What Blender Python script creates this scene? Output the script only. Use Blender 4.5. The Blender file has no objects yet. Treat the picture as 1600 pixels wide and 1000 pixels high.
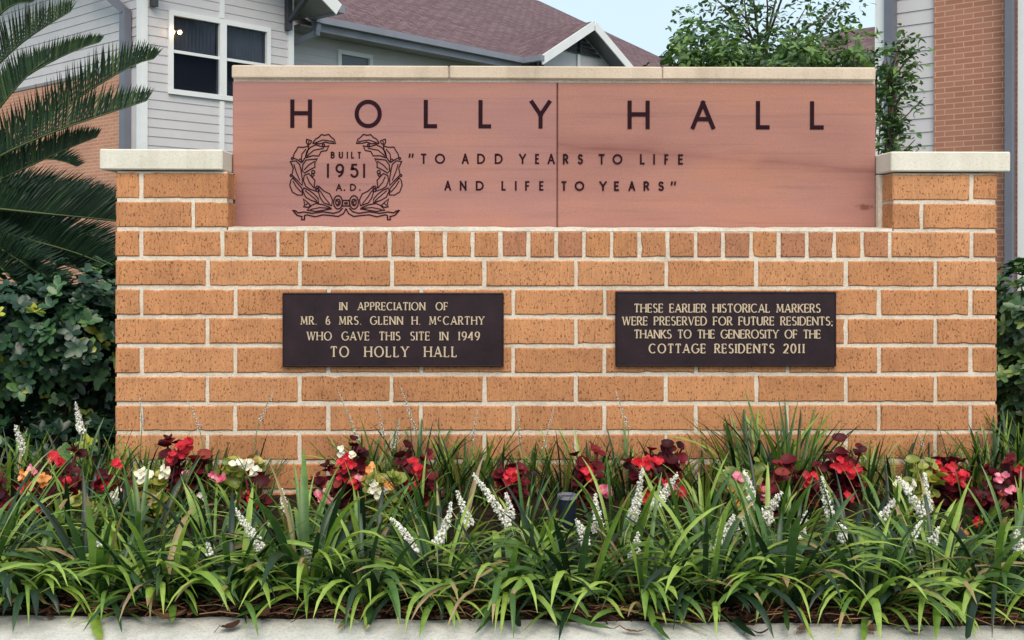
import bpy, math, random
from mathutils import Vector, Matrix
R = math.radians
sc = bpy.context.scene
col = sc.collection

# ------------------------------------------------------------------ camera
F = 1700.0            # focal length in pixels of the 1600 px wide photograph
PPX, PPY = 775.0, 390.0
CAMH = 0.85
YAW, ROLL = R(0.85), R(0.08)
cd = bpy.data.cameras.new('camera')
cam = bpy.data.objects.new('camera', cd)
col.objects.link(cam)
cd.sensor_fit = 'HORIZONTAL'
cd.sensor_width = 36.0
cd.lens = 36.0 * F / 1600.0
cd.shift_x = (800.0 - PPX) / 1600.0
cd.shift_y = (PPY - 500.0) / 1600.0
cd.clip_start = 0.05
cd.clip_end = 3000.0
CR = Matrix.Rotation(-YAW, 4, 'Z') @ Matrix.Rotation(R(90), 4, 'X') @ Matrix.Rotation(ROLL, 4, 'Z')
CL = Vector((0, 0, CAMH))
cam.matrix_world = Matrix.Translation(CL) @ CR
sc.camera = cam

# ------------------------------------------------------------------ light
SUN_EL, SUN_AZ = R(50), R(174)      # azimuth measured clockwise from +Y
w = bpy.data.worlds.new('World')
sc.world = w
w.use_nodes = True
nt = w.node_tree
nt.nodes.clear()
sky = nt.nodes.new('ShaderNodeTexSky')
sky.sky_type = 'NISHITA'
sky.sun_disc = False
sky.sun_elevation = SUN_EL
sky.sun_rotation = SUN_AZ
sky.air_density = 1.0
sky.dust_density = 4.5
sky.ozone_density = 1.0
bg = nt.nodes.new('ShaderNodeBackground')
bg.inputs['Strength'].default_value = 0.13
wo = nt.nodes.new('ShaderNodeOutputWorld')
tc = nt.nodes.new('ShaderNodeTexCoord')           # thin overcast veil over the blue
cn = nt.nodes.new('ShaderNodeTexNoise'); cn.inputs['Scale'].default_value = 2.2; cn.inputs['Detail'].default_value = 5
cr_ = nt.nodes.new('ShaderNodeMapRange')
cr_.inputs['From Min'].default_value = .3; cr_.inputs['From Max'].default_value = .7
cr_.inputs['To Min'].default_value = .78; cr_.inputs['To Max'].default_value = .95
veil = nt.nodes.new('ShaderNodeMixRGB')
veil.inputs[2].default_value = (4.8, 6.0, 6.8, 1)
nt.links.new(tc.outputs['Generated'], cn.inputs['Vector']); nt.links.new(cn.outputs[0], cr_.inputs['Value'])
nt.links.new(cr_.outputs[0], veil.inputs[0]); nt.links.new(sky.outputs[0], veil.inputs[1])
nt.links.new(veil.outputs[0], bg.inputs[0])
nt.links.new(bg.outputs[0], wo.inputs[0])
sd = bpy.data.lights.new('sun', 'SUN')
sd.energy = 2.15
sd.angle = R(42)
sd.color = (1.0, 0.87, 0.72)
sun = bpy.data.objects.new('sun', sd)
col.objects.link(sun)
sdir = Vector((math.sin(SUN_AZ) * math.cos(SUN_EL), math.cos(SUN_AZ) * math.cos(SUN_EL), math.sin(SUN_EL)))
sun.rotation_euler = sdir.to_track_quat('Z', 'Y').to_euler()
vs = sc.view_settings
vs.view_transform = 'Standard'
vs.look = 'None'
vs.exposure = 0.38
vs.gamma = 1.0
sc.cycles.max_bounces = 8
sc.cycles.transparent_max_bounces = 12

# ------------------------------------------------------------------ helpers
def ray(px, py):
    return (CR.to_3x3() @ Vector(((px - PPX) / F, (PPY - py) / F, -1.0))).normalized()

def P(px, py, Y):
    d = ray(px, py)
    return CL + d * ((Y - CL.y) / d.y)

def ground(px, py, z=0.0):
    d = ray(px, py)
    return CL + d * ((z - CL.z) / d.z)

class MB:
    """collects faces and links them as one mesh object"""
    def __init__(self):
        self.v, self.f, self.r, self.m = [], [], [], []
    def add(self, vs, fs, rnd=0.5, mi=0):
        o, r0 = len(self.v), len(self.r)
        self.v.extend([tuple(p) for p in vs])
        for f in fs:
            self.f.append(tuple(i + o for i in f))
            self.r.append(rnd[len(self.r) - r0] if isinstance(rnd, list) else rnd)
            self.m.append(mi)
    def box(self, x0, x1, y0, y1, z0, z1, rnd=0.5, mi=0):
        self.add([(x0,y0,z0),(x1,y0,z0),(x1,y1,z0),(x0,y1,z0),(x0,y0,z1),(x1,y0,z1),(x1,y1,z1),(x0,y1,z1)],
                 [(3,2,1,0),(4,5,6,7),(0,1,5,4),(1,2,6,5),(2,3,7,6),(3,0,4,7)], rnd, mi)
    def cbox(self, x0, x1, y0, y1, z0, z1, c=0.003, rnd=0.5, mi=0, jit=0.0):
        """box with chamfered edges"""
        vs, idx = [], {}
        X, Y, Z = (x0, x1), (y0, y1), (z0, z1)
        for i in (0, 1):
            for j in (0, 1):
                for k in (0, 1):
                    sx, sy, sz = (1, -1)[i], (1, -1)[j], (1, -1)[k]
                    jx, jy, jz = [random.uniform(-jit, jit) for _ in range(3)]
                    bx, by, bz = X[i] + jx, Y[j] + jy, Z[k] + jz
                    idx[i,j,k,'x'] = len(vs); vs.append((bx, by + sy*c, bz + sz*c))
                    idx[i,j,k,'y'] = len(vs); vs.append((bx + sx*c, by, bz + sz*c))
                    idx[i,j,k,'z'] = len(vs); vs.append((bx + sx*c, by + sy*c, bz))
        g = lambda i,j,k,a: idx[i,j,k,a]
        fs = []
        for i in (0, 1):
            q = [g(i,0,0,'x'), g(i,1,0,'x'), g(i,1,1,'x'), g(i,0,1,'x')]; fs.append(q if i else q[::-1])
            q = [g(0,i,0,'y'), g(1,i,0,'y'), g(1,i,1,'y'), g(0,i,1,'y')]; fs.append(q[::-1] if i else q)
            q = [g(0,0,i,'z'), g(1,0,i,'z'), g(1,1,i,'z'), g(0,1,i,'z')]; fs.append(q if i else q[::-1])
        for i in (0, 1):
            for j in (0, 1):
                q = [g(i,j,0,'x'), g(i,j,0,'y'), g(i,j,1,'y'), g(i,j,1,'x')]; fs.append(q if i == j else q[::-1])
                q = [g(i,0,j,'x'), g(i,0,j,'z'), g(i,1,j,'z'), g(i,1,j,'x')]; fs.append(q if i != j else q[::-1])
                q = [g(0,i,j,'y'), g(0,i,j,'z'), g(1,i,j,'z'), g(1,i,j,'y')]; fs.append(q if i == j else q[::-1])
                for k in (0, 1):
                    q = [g(i,j,k,'x'), g(i,j,k,'y'), g(i,j,k,'z')]; fs.append(q if (i+j+k) % 2 else q[::-1])
        self.add(vs, fs, rnd, mi)
    def brick(self, x0, x1, y0, y1, z0, z1, rnd, out=-1):
        """brick whose face (towards -y for out=-1) has an uneven arris"""
        per = []
        nx = max(2, int((x1-x0)/.022)); nz = max(2, int((z1-z0)/.022))
        per += [(x0 + (x1-x0)*i/nx, z0) for i in range(nx)] + [(x1, z0 + (z1-z0)*i/nz) for i in range(nz)]
        per += [(x1 - (x1-x0)*i/nx, z1) for i in range(nx)] + [(x0, z1 - (z1-z0)*i/nz) for i in range(nz)]
        cx, cz = (x0+x1)/2, (z0+z1)/2
        a, b, c = [], [], []
        for x, z in per:
            chip = random.uniform(.0015, .004) if random.random() < .02 else 0
            jx, jz = random.gauss(0, .0007), random.gauss(0, .0007)
            sx, sz = (1 if x < cx else -1), (1 if z < cz else -1)
            ex = sx*chip if abs(x-x0) < 1e-6 or abs(x-x1) < 1e-6 else 0
            ez = sz*chip if abs(z-z0) < 1e-6 or abs(z-z1) < 1e-6 else 0
            c.append((x+jx, y1, z+jz))
            b.append((x+jx+ex, y0+.0035*-out, z+jz+ez))
            k = .0032 + random.uniform(0, .0012)
            a.append((x+jx+ex + (sx*k if abs(x-cx) > (x1-x0)/2-.004 else 0), y0, z+jz+ez + (sz*k if abs(z-cz) > (z1-z0)/2-.004 else 0)))
        n = len(per)
        fs = [tuple(range(n)), tuple(range(3*n-1, 2*n-1, -1))]
        for i in range(n):
            j = (i+1) % n
            fs += [(i, i+n, j+n, j), (i+n, i+2*n, j+2*n, j+n)]
        if out > 0: fs = [f[::-1] for f in fs]
        self.add(a+b+c, fs, rnd)
    def tube(self, pts, rads, n=6, rnd=0.5, mi=0, cap=True):
        pts = [Vector(p) for p in pts]
        if not isinstance(rads, (list, tuple)):
            rads = [rads] * len(pts)
        vs = []
        ref = None
        for i, p in enumerate(pts):
            d = (pts[min(i+1, len(pts)-1)] - pts[max(i-1, 0)])
            if d.length < 1e-9: d = Vector((0,0,1))
            d.normalize()
            if ref is None:
                ref = Vector((0,0,1)) if abs(d.z) < .8 else Vector((1,0,0))
            a = d.cross(ref).normalized()
            b = a.cross(d).normalized()
            ref = b
            for k in range(n):
                t = 2*math.pi*k/n
                vs.append(p + (a*math.cos(t) + b*math.sin(t)) * rads[i])
        fs = []
        for i in range(len(pts)-1):
            for k in range(n):
                k2 = (k+1) % n
                fs.append((i*n+k, i*n+k2, (i+1)*n+k2, (i+1)*n+k))
        if cap:
            fs.append(tuple(range(n))[::-1])
            fs.append(tuple((len(pts)-1)*n + k for k in range(n)))
        self.add(vs, fs, rnd, mi)
    def slab(self, quad, th, rnd=0.5, mi=0):
        """four corner points, extruded straight down by th"""
        q = [Vector(p) for p in quad]
        vs = q + [p - Vector((0,0,th)) for p in q]
        self.add(vs, [(0,1,2,3)], rnd, mi)
        self.add(vs, [(7,6,5,4),(0,4,5,1),(1,5,6,2),(2,6,7,3),(3,7,4,0)], rnd, 1 if mi == 0 else mi)
    def bar(self, a, b, wdt, hgt, up=(0,0,1), rnd=0.5, mi=0):
        a, b, up = Vector(a), Vector(b), Vector(up)
        d = (b-a).normalized()
        s = d.cross(up).normalized()
        u = s.cross(d).normalized()
        vs = []
        for p in (a, b):
            for i, j in ((-1,-1),(1,-1),(1,1),(-1,1)):
                vs.append(p + s*(i*wdt/2) + u*(j*hgt/2))
        self.add(vs, [(3,2,1,0),(4,5,6,7),(0,1,5,4),(1,2,6,5),(2,3,7,6),(3,0,4,7)], rnd, mi)
    def blob(self, c, r, seg=6, rings=4, sc3=(1,1,1), rnd=0.5, mi=0):
        c = Vector(c)
        vs = [c + Vector((0,0,-r*sc3[2]))]
        for i in range(1, rings):
            t = -math.pi/2 + math.pi*i/rings
            for k in range(seg):
                a = 2*math.pi*k/seg
                vs.append(c + Vector((math.cos(t)*math.cos(a)*r*sc3[0], math.cos(t)*math.sin(a)*r*sc3[1], math.sin(t)*r*sc3[2])))
        vs.append(c + Vector((0,0,r*sc3[2])))
        fs = []
        for k in range(seg):
            fs.append((0, 1+(k+1)%seg, 1+k))
            fs.append((len(vs)-1, len(vs)-1-seg+k, len(vs)-1-seg+(k+1)%seg))
        for i in range(rings-2):
            for k in range(seg):
                a, b = 1+i*seg+k, 1+i*seg+(k+1)%seg
                fs.append((a, b, b+seg, a+seg))
        self.add(vs, fs, rnd, mi)
    def build(self, name, mat, parent=None, smooth=False, loc=None):
        me = bpy.data.meshes.new(name)
        me.from_pydata(self.v, [], self.f)
        mats = mat if isinstance(mat, (list, tuple)) else [mat]
        for m in mats: me.materials.append(m)
        at = me.attributes.new('rnd', 'FLOAT', 'FACE')
        at.data.foreach_set('value', self.r)
        me.polygons.foreach_set('material_index', self.m)
        me.polygons.foreach_set('use_smooth', [smooth]*len(self.f))
        me.update()
        o = bpy.data.objects.new(name, me)
        col.objects.link(o)
        if parent: o.parent = parent
        if loc is not None: o.location = loc
        return o

def thing(name, label, cat, loc=(0,0,0), rotz=0.0, group=None):
    o = bpy.data.objects.new(name, None)
    o.empty_display_size = 0.1
    col.objects.link(o)
    o.location = loc
    o.rotation_euler = (0,0,rotz)
    o['label'] = label
    o['category'] = cat
    if group: o['group'] = group
    return o

def tag(o, label, cat, group=None, kind=None):
    o['label'] = label
    o['category'] = cat
    if group: o['group'] = group
    if kind: o['kind'] = kind
    return o

# ------------------------------------------------------------------ materials
class NB:
    def __init__(self, name):
        self.m = bpy.data.materials.new(name)
        self.m.use_nodes = True
        self.t = self.m.node_tree
        self.t.nodes.clear()
        self.out = self.t.nodes.new('ShaderNodeOutputMaterial')
        self.b = self.t.nodes.new('ShaderNodeBsdfPrincipled')
        self.t.links.new(self.b.outputs[0], self.out.inputs[0])
    def n(self, typ, **kw):
        nd = self.t.nodes.new('ShaderNode' + typ)
        for k, v in kw.items(): setattr(nd, k, v)
        return nd
    def l(self, a, b): self.t.links.new(a, b)
    def coord(self, scale=(1,1,1), rot=(0,0,0), kind='Object'):
        c = self.n('TexCoord'); mp = self.n('Mapping')
        mp.inputs['Scale'].default_value = scale
        mp.inputs['Rotation'].default_value = rot
        self.l(c.outputs[kind], mp.inputs[0])
        return mp.outputs[0]
    def noise(self, vec, scale, detail=4, rough=.55, dist=0.0):
        nd = self.n('TexNoise')
        nd.inputs['Scale'].default_value = scale
        nd.inputs['Detail'].default_value = detail
        nd.inputs['Roughness'].default_value = rough
        nd.inputs['Distortion'].default_value = dist
        if vec is not None: self.l(vec, nd.inputs['Vector'])
        return nd.outputs[0]
    def ramp(self, fac, stops, interp='LINEAR'):
        nd = self.n('ValToRGB')
        cr = nd.color_ramp
        cr.interpolation = interp
        while len(cr.elements) < len(stops): cr.elements.new(.5)
        for e, (p, c) in zip(cr.elements, stops):
            e.position = p
            e.color = (c, c, c, 1) if isinstance(c, (int, float)) else (*c, 1)
        self.l(fac, nd.inputs[0])
        return nd.outputs[0]
    def mix(self, fac, a, b, mode='MIX'):
        nd = self.n('MixRGB', blend_type=mode)
        for s, x in ((0, fac), (1, a), (2, b)):
            if isinstance(x, (int, float)): nd.inputs[s].default_value = x if s == 0 else (x, x, x, 1)
            elif isinstance(x, tuple): nd.inputs[s].default_value = (*x, 1)
            else: self.l(x, nd.inputs[s])
        return nd.outputs[0]
    def math(self, op, a, b=None, c=None):
        nd = self.n('Math', operation=op)
        for i, x in enumerate((a, b, c)):
            if x is None: continue
            if isinstance(x, (int, float)): nd.inputs[i].default_value = x
            else: self.l(x, nd.inputs[i])
        return nd.outputs[0]
    def attr(self, name='rnd'):
        return self.n('Attribute', attribute_name=name).outputs['Fac']
    def base(self, c):
        if isinstance(c, tuple): self.b.inputs['Base Color'].default_value = (*c, 1)
        else: self.l(c, self.b.inputs['Base Color'])
    def set(self, rough=.7, metal=0.0, spec=.5):
        self.b.inputs['Roughness'].default_value = rough
        self.b.inputs['Metallic'].default_value = metal
        self.b.inputs['Specular IOR Level'].default_value = spec
    def bump(self, h, strength=.3, dist=.01):
        nd = self.n('Bump')
        nd.inputs['Strength'].default_value = strength
        nd.inputs['Distance'].default_value = dist
        self.l(h, nd.inputs['Height'])
        self.l(nd.outputs[0], self.b.inputs['Normal'])

def mat_plain(name, c, rough=.6, metal=0.0, var=.12, scale=6.0, spec=.5, bump=0.0):
    b = NB(name)
    v = b.coord()
    n = b.noise(v, scale, 5, .6)
    lo = tuple(x*(1-var) for x in c); hi = tuple(min(1, x*(1+var)) for x in c)
    b.base(b.ramp(n, [(.3, lo), (.7, hi)]))
    b.set(rough, metal, spec)
    if bump: b.bump(b.noise(v, scale*12, 4), bump, .004)
    return b.m

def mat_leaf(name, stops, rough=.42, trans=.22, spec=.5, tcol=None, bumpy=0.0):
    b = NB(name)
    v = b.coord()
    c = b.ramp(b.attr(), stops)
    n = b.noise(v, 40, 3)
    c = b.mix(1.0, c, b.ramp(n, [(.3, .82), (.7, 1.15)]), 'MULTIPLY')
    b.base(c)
    b.set(rough, 0, spec)
    if trans > 0:
        tr = b.n('BsdfTranslucent')
        b.l(b.mix(1.0, c, tcol or (1.2, 1.25, .7), 'MULTIPLY'), tr.inputs[0])
        mx = b.n('MixShader')
        mx.inputs[0].default_value = trans
        b.l(b.b.outputs[0], mx.inputs[1]); b.l(tr.outputs[0], mx.inputs[2])
        b.l(mx.outputs[0], b.out.inputs[0])
    return b.m

def mat_brick():
    b = NB('orange_brick')
    rnd = b.attr()
    base = b.ramp(rnd, [(0, (.40,.175,.105)), (.18, (.46,.205,.108)), (.35, (.50,.228,.104)), (.65, (.53,.242,.110)), (1, (.57,.272,.130))])
    v = b.coord()
    cl = b.noise(v, 9, 5, .65)
    base = b.mix(1.0, base, b.ramp(cl, [(.25, (.80,.78,.78)), (.5, (1.0,1.0,1.0)), (.75, (1.12,1.10,1.05))]), 'MULTIPLY')
    st0 = b.noise(b.coord((2.2, 1, 1.1)), 1.0, 5, .6)             # rain staining and dust over several courses
    base = b.mix(1.0, base, b.ramp(st0, [(.32, (.86,.86,.88)), (.55, (1.03,1.02,1.0))]), 'MULTIPLY')
    gr = b.noise(b.coord((420, 420, 300)), 1.0, 2, .6)
    base = b.mix(1.0, base, b.ramp(gr, [(.3, .86), (.7, 1.12)]), 'MULTIPLY')
    st = b.noise(b.coord((150, 150, 16)), 1.0, 3, .6)          # vertical wire-cut streaks
    base = b.mix(1.0, base, b.ramp(st, [(.3, .84), (.7, 1.10)]), 'MULTIPLY')
    sp = b.noise(b.coord((190, 190, 95)), 1.0, 2, .5, .4)      # dark pits
    spm = b.ramp(sp, [(.585, 0.0), (.665, 1.0)])
    base = b.mix(b.math('MULTIPLY', spm, .78), base, (.13,.05,.025))
    b.base(base)
    b.set(.85, 0, .25)
    h = b.math('SUBTRACT', b.math('MULTIPLY', st, .6), spm)
    b.bump(h, .45, .003)
    return b.m

def mat_mortar():
    b = NB('cream_mortar')
    v = b.coord()
    n = b.noise(v, 9, 5, .65)
    n2 = b.noise(v, 140, 3, .7)
    c = b.ramp(n, [(.25, (.54,.455,.36)), (.5, (.70,.615,.51)), (.75, (.78,.71,.61))])
    c = b.mix(1.0, c, b.ramp(n2, [(.3, .80), (.6, 1.05)]), 'MULTIPLY')
    b.base(c); b.set(.95, 0, .1)
    b.bump(n2, .6, .004)
    return b.m

def mat_sandstone(vein, knot):
    """vein: slope and intercept of the dark bedding line; knot: position of a small stain (object x, z)"""
    b = NB('pink_sandstone')
    c = b.n('TexCoord'); sp = b.n('SeparateXYZ'); b.l(c.outputs['Object'], sp.inputs[0])
    x, z = sp.outputs[0], sp.outputs[2]
    v = b.coord()
    big = b.noise(b.coord((.8, 1, 2.6), (0, R(2.5), 0)), 1.5, 4, .55)
    base = b.ramp(big, [(.28, (.325,.150,.124)), (.46, (.370,.177,.142)), (.60, (.418,.192,.134)), (.82, (.350,.172,.146))])
    bed = b.noise(b.coord((1.2, 1, 26), (0, R(3.5), 0)), 1.6, 6, .62, .3)
    base = b.mix(1.0, base, b.ramp(bed, [(.25, .82), (.42, .98), (.58, 1.03), (.76, .90)]), 'MULTIPLY')
    fine = b.noise(v, 220, 2, .6)
    base = b.mix(1.0, base, b.ramp(fine, [(.3, .92), (.7, 1.07)]), 'MULTIPLY')
    # bedding line across the right slab
    wob = b.math('MULTIPLY', b.math('SUBTRACT', b.noise(v, 3.5, 4, .6), .5), .05)
    d = b.math('ABSOLUTE', b.math('ADD', b.math('SUBTRACT', z, b.math('MULTIPLY_ADD', x, vein[0], vein[1])), wob))
    line = b.ramp(d, [(0.0, 1.0), (.007, .6), (.022, .25), (.06, 0.0)])
    patch = b.ramp(b.noise(b.coord((2, 1, 9)), 1.3, 3), [(.35, .35), (.6, .95)])
    right = b.math('GREATER_THAN', x, vein[2])
    fac = b.math('MULTIPLY', b.math('MULTIPLY', line, patch), b.math('MULTIPLY', right, 1.0))
    base = b.mix(fac, base, (.22,.085,.075))
    dx = b.math('MULTIPLY', b.math('SUBTRACT', x, knot[0]), 1/.035)
    dz = b.math('MULTIPLY', b.math('SUBTRACT', z, knot[1]), 1/.012)
    dk = b.math('ADD', b.math('ADD', b.math('MULTIPLY', dx, dx), b.math('MULTIPLY', dz, dz)),
                b.math('MULTIPLY', b.math('SUBTRACT', b.noise(v, 60, 3), .5), 2.6))
    base = b.mix(b.ramp(dk, [(.2, .75), (1.0, 0.0)]), base, (.15,.045,.04))
    tone = b.mix(right, (1.0,1.03,1.12), (1.02,1.02,1.03))
    base = b.mix(1.0, base, tone, 'MULTIPLY')
    v2 = b.noise(b.coord((.7, 1, 55), (0, R(2.0), 0)), 1.3, 4, .7, .5)
    base = b.mix(1.0, base, b.ramp(v2, [(.34, .88), (.42, 1.0), (.62, 1.0), (.7, 1.05)]), 'MULTIPLY')
    b.base(base); b.set(.72, 0, .2)
    b.bump(b.math('ADD', fine, b.math('MULTIPLY', bed, 1.5)), .22, .002)
    return b.m

def mat_cast(name, c, sc_=1.0):
    b = NB(name)
    v = b.coord()
    n = b.noise(v, 3.2, 5, .6)
    n2 = b.noise(v, 160, 3, .7)
    st = b.noise(b.coord((14, 14, 1.2)), 1.0, 4, .6)
    lo = tuple(x*.86 for x in c)
    k = b.ramp(n, [(.3, lo), (.6, c)])
    k = b.mix(1.0, k, b.ramp(st, [(.3, (.90,.885,.86)), (.55, (1.02,1.02,1.02))]), 'MULTIPLY')
    k = b.mix(1.0, k, b.ramp(n2, [(.28, .86), (.5, 1.03)]), 'MULTIPLY')
    st2 = b.noise(b.coord((3.5, 3.5, .8)), 1.0, 6, .7)             # grey weathering
    k = b.mix(1.0, k, b.ramp(st2, [(.30, (.74,.73,.70)), (.42, (.96,.96,.95)), (.6, (1.0,1.0,1.0))]), 'MULTIPLY')
    b.base(k); b.set(.85, 0, .2); b.bump(n2, .4, .003)
    return b.m

def mat_concrete():
    b = NB('kerb_concrete')
    v = b.coord()
    n = b.noise(v, 5, 6, .65); n2 = b.noise(v, 170, 3, .7); n3 = b.noise(v, 28, 5, .7)
    c = b.ramp(n, [(.25, (.48,.46,.42)), (.5, (.66,.64,.60)), (.8, (.73,.72,.68))])
    c = b.mix(1.0, c, b.ramp(n2, [(.3, .70), (.5, 1.03)]), 'MULTIPLY')
    c = b.mix(1.0, c, b.ramp(n3, [(.3, .85), (.55, 1.02)]), 'MULTIPLY')
    b.base(c); b.set(.9, 0, .2); b.bump(n2, .5, .004)
    return b.m

def mat_soil():
    b = NB('dark_mulch')
    v = b.coord()
    n = b.noise(v, 40, 6, .7); n2 = b.noise(v, 6, 4)
    c = b.ramp(n, [(.3, (.012,.008,.006)), (.55, (.045,.026,.017)), (.75, (.10,.058,.035))])
    c = b.mix(1.0, c, b.ramp(n2, [(.3, .7), (.7, 1.1)]), 'MULTIPLY')
    b.base(c); b.set(.95, 0, .1); b.bump(n, 1.0, .02)
    return b.m

def mat_lawn():
    b = NB('lawn_grass')
    v = b.coord()
    n = b.noise(v, 60, 5, .7); n2 = b.noise(v, .6, 5)
    c = b.ramp(n, [(.3, (.02,.04,.012)), (.6, (.055,.10,.03)), (.8, (.10,.14,.05))])
    c = b.mix(1.0, c, b.ramp(n2, [(.3, .75), (.7, 1.15)]), 'MULTIPLY')
    b.base(c); b.set(.95, 0, .1); b.bump(n, 1.0, .03)
    return b.m

def mat_farbrick(name, c1, c2, mort, axis):
    """small bricks of the houses behind: axis picks the local axis that runs along the wall"""
    b = NB(name)
    c = b.n('TexCoord'); sp = b.n('SeparateXYZ'); b.l(c.outputs['Object'], sp.inputs[0])
    cb = b.n('CombineXYZ')
    b.l(sp.outputs['XYZ'.index(axis)], cb.inputs[0]); b.l(sp.outputs[2], cb.inputs[1])
    br = b.n('TexBrick')
    br.offset = .5
    br.inputs['Scale'].default_value = 1.0
    br.inputs['Brick Width'].default_value = .20
    br.inputs['Row Height'].default_value = .060
    br.inputs['Mortar Size'].default_value = .0055
    br.inputs['Color1'].default_value = (*c1, 1); br.inputs['Color2'].default_value = (*c2, 1)
    br.inputs['Mortar'].default_value = (*mort, 1)
    br.inputs['Bias'].default_value = -.1
    b.l(cb.outputs[0], br.inputs['Vector'])
    n = b.noise(b.coord(), 1.2, 4)
    b.base(b.mix(1.0, br.outputs[0], b.ramp(n, [(.3, .88), (.7, 1.08)]), 'MULTIPLY'))
    b.set(.9, 0, .2)
    b.bump(br.outputs[1], -.4, .01)
    return b.m

def mat_shingle():
    b = NB('brown_shingle')
    c = b.n('TexCoord'); sp = b.n('SeparateXYZ'); b.l(c.outputs['Object'], sp.inputs[0])
    cb = b.n('CombineXYZ'); b.l(sp.outputs[0], cb.inputs[0]); b.l(b.math('ADD', sp.outputs[1], sp.outputs[2]), cb.inputs[1])
    br = b.n('TexBrick'); br.offset = .37
    br.inputs['Brick Width'].default_value = .33; br.inputs['Row Height'].default_value = .20
    br.inputs['Mortar Size'].default_value = .014; br.inputs['Scale'].default_value = 1.0
    br.inputs['Color1'].default_value = (.185,.122,.128,1); br.inputs['Color2'].default_value = (.125,.078,.088,1)
    br.inputs['Mortar'].default_value = (.07,.04,.045,1)
    b.l(cb.outputs[0], br.inputs['Vector'])
    n = b.noise(b.coord(), 9, 5, .7)
    b.base(b.mix(1.0, br.outputs[0], b.ramp(n, [(.3, .72), (.7, 1.3)]), 'MULTIPLY'))
    b.set(.95, 0, .1); b.bump(br.outputs[1], -.5, .02)
    return b.m

def mat_glass():
    b = NB('window_glass')
    b.base((.015,.02,.035)); b.set(.06, 0, .6)
    tr = b.n('BsdfTransparent'); tr.inputs[0].default_value = (.74,.78,.84,1)
    mx = b.n('MixShader'); mx.inputs[0].default_value = .70
    b.l(b.b.outputs[0], mx.inputs[1]); b.l(tr.outputs[0], mx.inputs[2])
    b.l(mx.outputs[0], b.out.inputs[0])
    return b.m

def mat_glow(name, c, s):
    b = NB(name)
    b.base(c); b.b.inputs['Emission Color'].default_value = (*c, 1); b.b.inputs['Emission Strength'].default_value = s
    return b.m

M = {}
M['brick'] = mat_brick()
M['mortar'] = mat_mortar()
M['cap'] = mat_cast('pale_cast_stone', (.73,.69,.595))
M['coping'] = mat_cast('tan_cast_stone', (.66,.535,.42))
M['concrete'] = mat_concrete()
M['soil'] = mat_soil()
M['lawn'] = mat_lawn()
M['ink'] = mat_plain('dark_engraving_paint', (.020,.0045,.009), .8, 0, .25, 30, .15)
M['bronze'] = mat_plain('dark_bronze', (.022,.0105,.0145), .5, .1, .35, 14, .3, .12)
M['letter_metal'] = mat_plain('tan_lettering', (.58,.45,.31), .5, .1, .18, 60)
M['siding'] = mat_plain('grey_siding_paint', (.60,.565,.58), .6, 0, .05, 2)
M['white_paint'] = mat_plain('white_trim_paint', (.80,.80,.80), .5, 0, .05, 3)
M['grey_metal'] = mat_plain('slate_grey_metal', (.155,.16,.20), .45, 0, .1, 3)
M['gutter'] = mat_plain('grey_gutter_paint', (.23,.235,.28), .45, 0, .1, 3)
M['dark_trim'] = mat_plain('dark_trim_paint', (.05,.05,.062), .6, 0, .15, 4)
M['soffit'] = mat_plain('grey_soffit_paint', (.27,.25,.25), .8, 0, .1, 3)
M['shingle'] = mat_shingle()
M['glass'] = mat_glass()
M['room'] = mat_plain('dark_room', (.012,.013,.022), .9)
M['curtain'] = mat_plain('blue_grey_curtain', (.46,.45,.44), .9)
M['pane_glow'] = mat_glow('warm_pane_glow', (1.0,.62,.25), 14)  # glow that stands in for warm reflections in the window
M['farbrick_y'] = mat_farbrick('salmon_brick', (.56,.27,.175), (.50,.225,.145), (.62,.42,.33), 'Y')
M['farbrick_red'] = mat_farbrick('red_house_brick', (.43,.20,.135), (.37,.16,.105), (.56,.34,.25), 'Y')
M['bark'] = mat_plain('grey_brown_bark', (.10,.075,.055), .95, 0, .4, 25, .1, .6)
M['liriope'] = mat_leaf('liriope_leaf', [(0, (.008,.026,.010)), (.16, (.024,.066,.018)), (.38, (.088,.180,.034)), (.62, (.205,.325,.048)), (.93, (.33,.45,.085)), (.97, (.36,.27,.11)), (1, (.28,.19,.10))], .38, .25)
M['spike'] = mat_leaf('liriope_flower', [(0, (.55,.47,.56)), (.25, (.78,.72,.74)), (.6, (.86,.84,.72)), (1, (.90,.88,.84))], .7, .15, .2, (1,1,1))
M['stem'] = mat_plain('pale_green_stem', (.25,.30,.13), .6, 0, .2, 30)
M['bronze_leaf'] = mat_leaf('bronze_begonia_leaf', [(0, (.022,.004,.006)), (.35, (.075,.008,.013)), (.7, (.19,.013,.024)), (1, (.34,.06,.04))], .5, .28, .2, (1.4,.7,.7))
M['lime_leaf'] = mat_leaf('lime_begonia_leaf', [(0, (.12,.17,.03)), (.4, (.27,.31,.05)), (.7, (.42,.40,.07)), (1, (.36,.16,.05))], .35, .25)
M['red_flower'] = mat_leaf('red_petal', [(0, (.42,.008,.018)), (.5, (.62,.015,.03)), (1, (.75,.05,.09))], .5, .2, .3, (1.1,.9,.9))
M['pink_flower'] = mat_leaf('pink_petal', [(0, (.70,.06,.16)), (.5, (.80,.20,.30)), (1, (.85,.55,.55))], .5, .2, .3, (1,1,1))
M['white_flower'] = mat_leaf('white_petal', [(0, (.82,.74,.50)), (.5, (.86,.82,.66)), (1, (.88,.86,.80))], .5, .2, .3, (1,1,1))
M['orange_flower'] = mat_leaf('orange_petal', [(0, (.72,.16,.03)), (.5, (.80,.30,.06)), (1, (.82,.50,.20))], .5, .2, .3, (1,1,1))
M['cycad'] = mat_leaf('cycad_leaflet', [(0, (.010,.026,.016)), (.5, (.020,.052,.024)), (.85, (.048,.10,.034)), (1, (.12,.16,.06))], .35, .08, .5)
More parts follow.
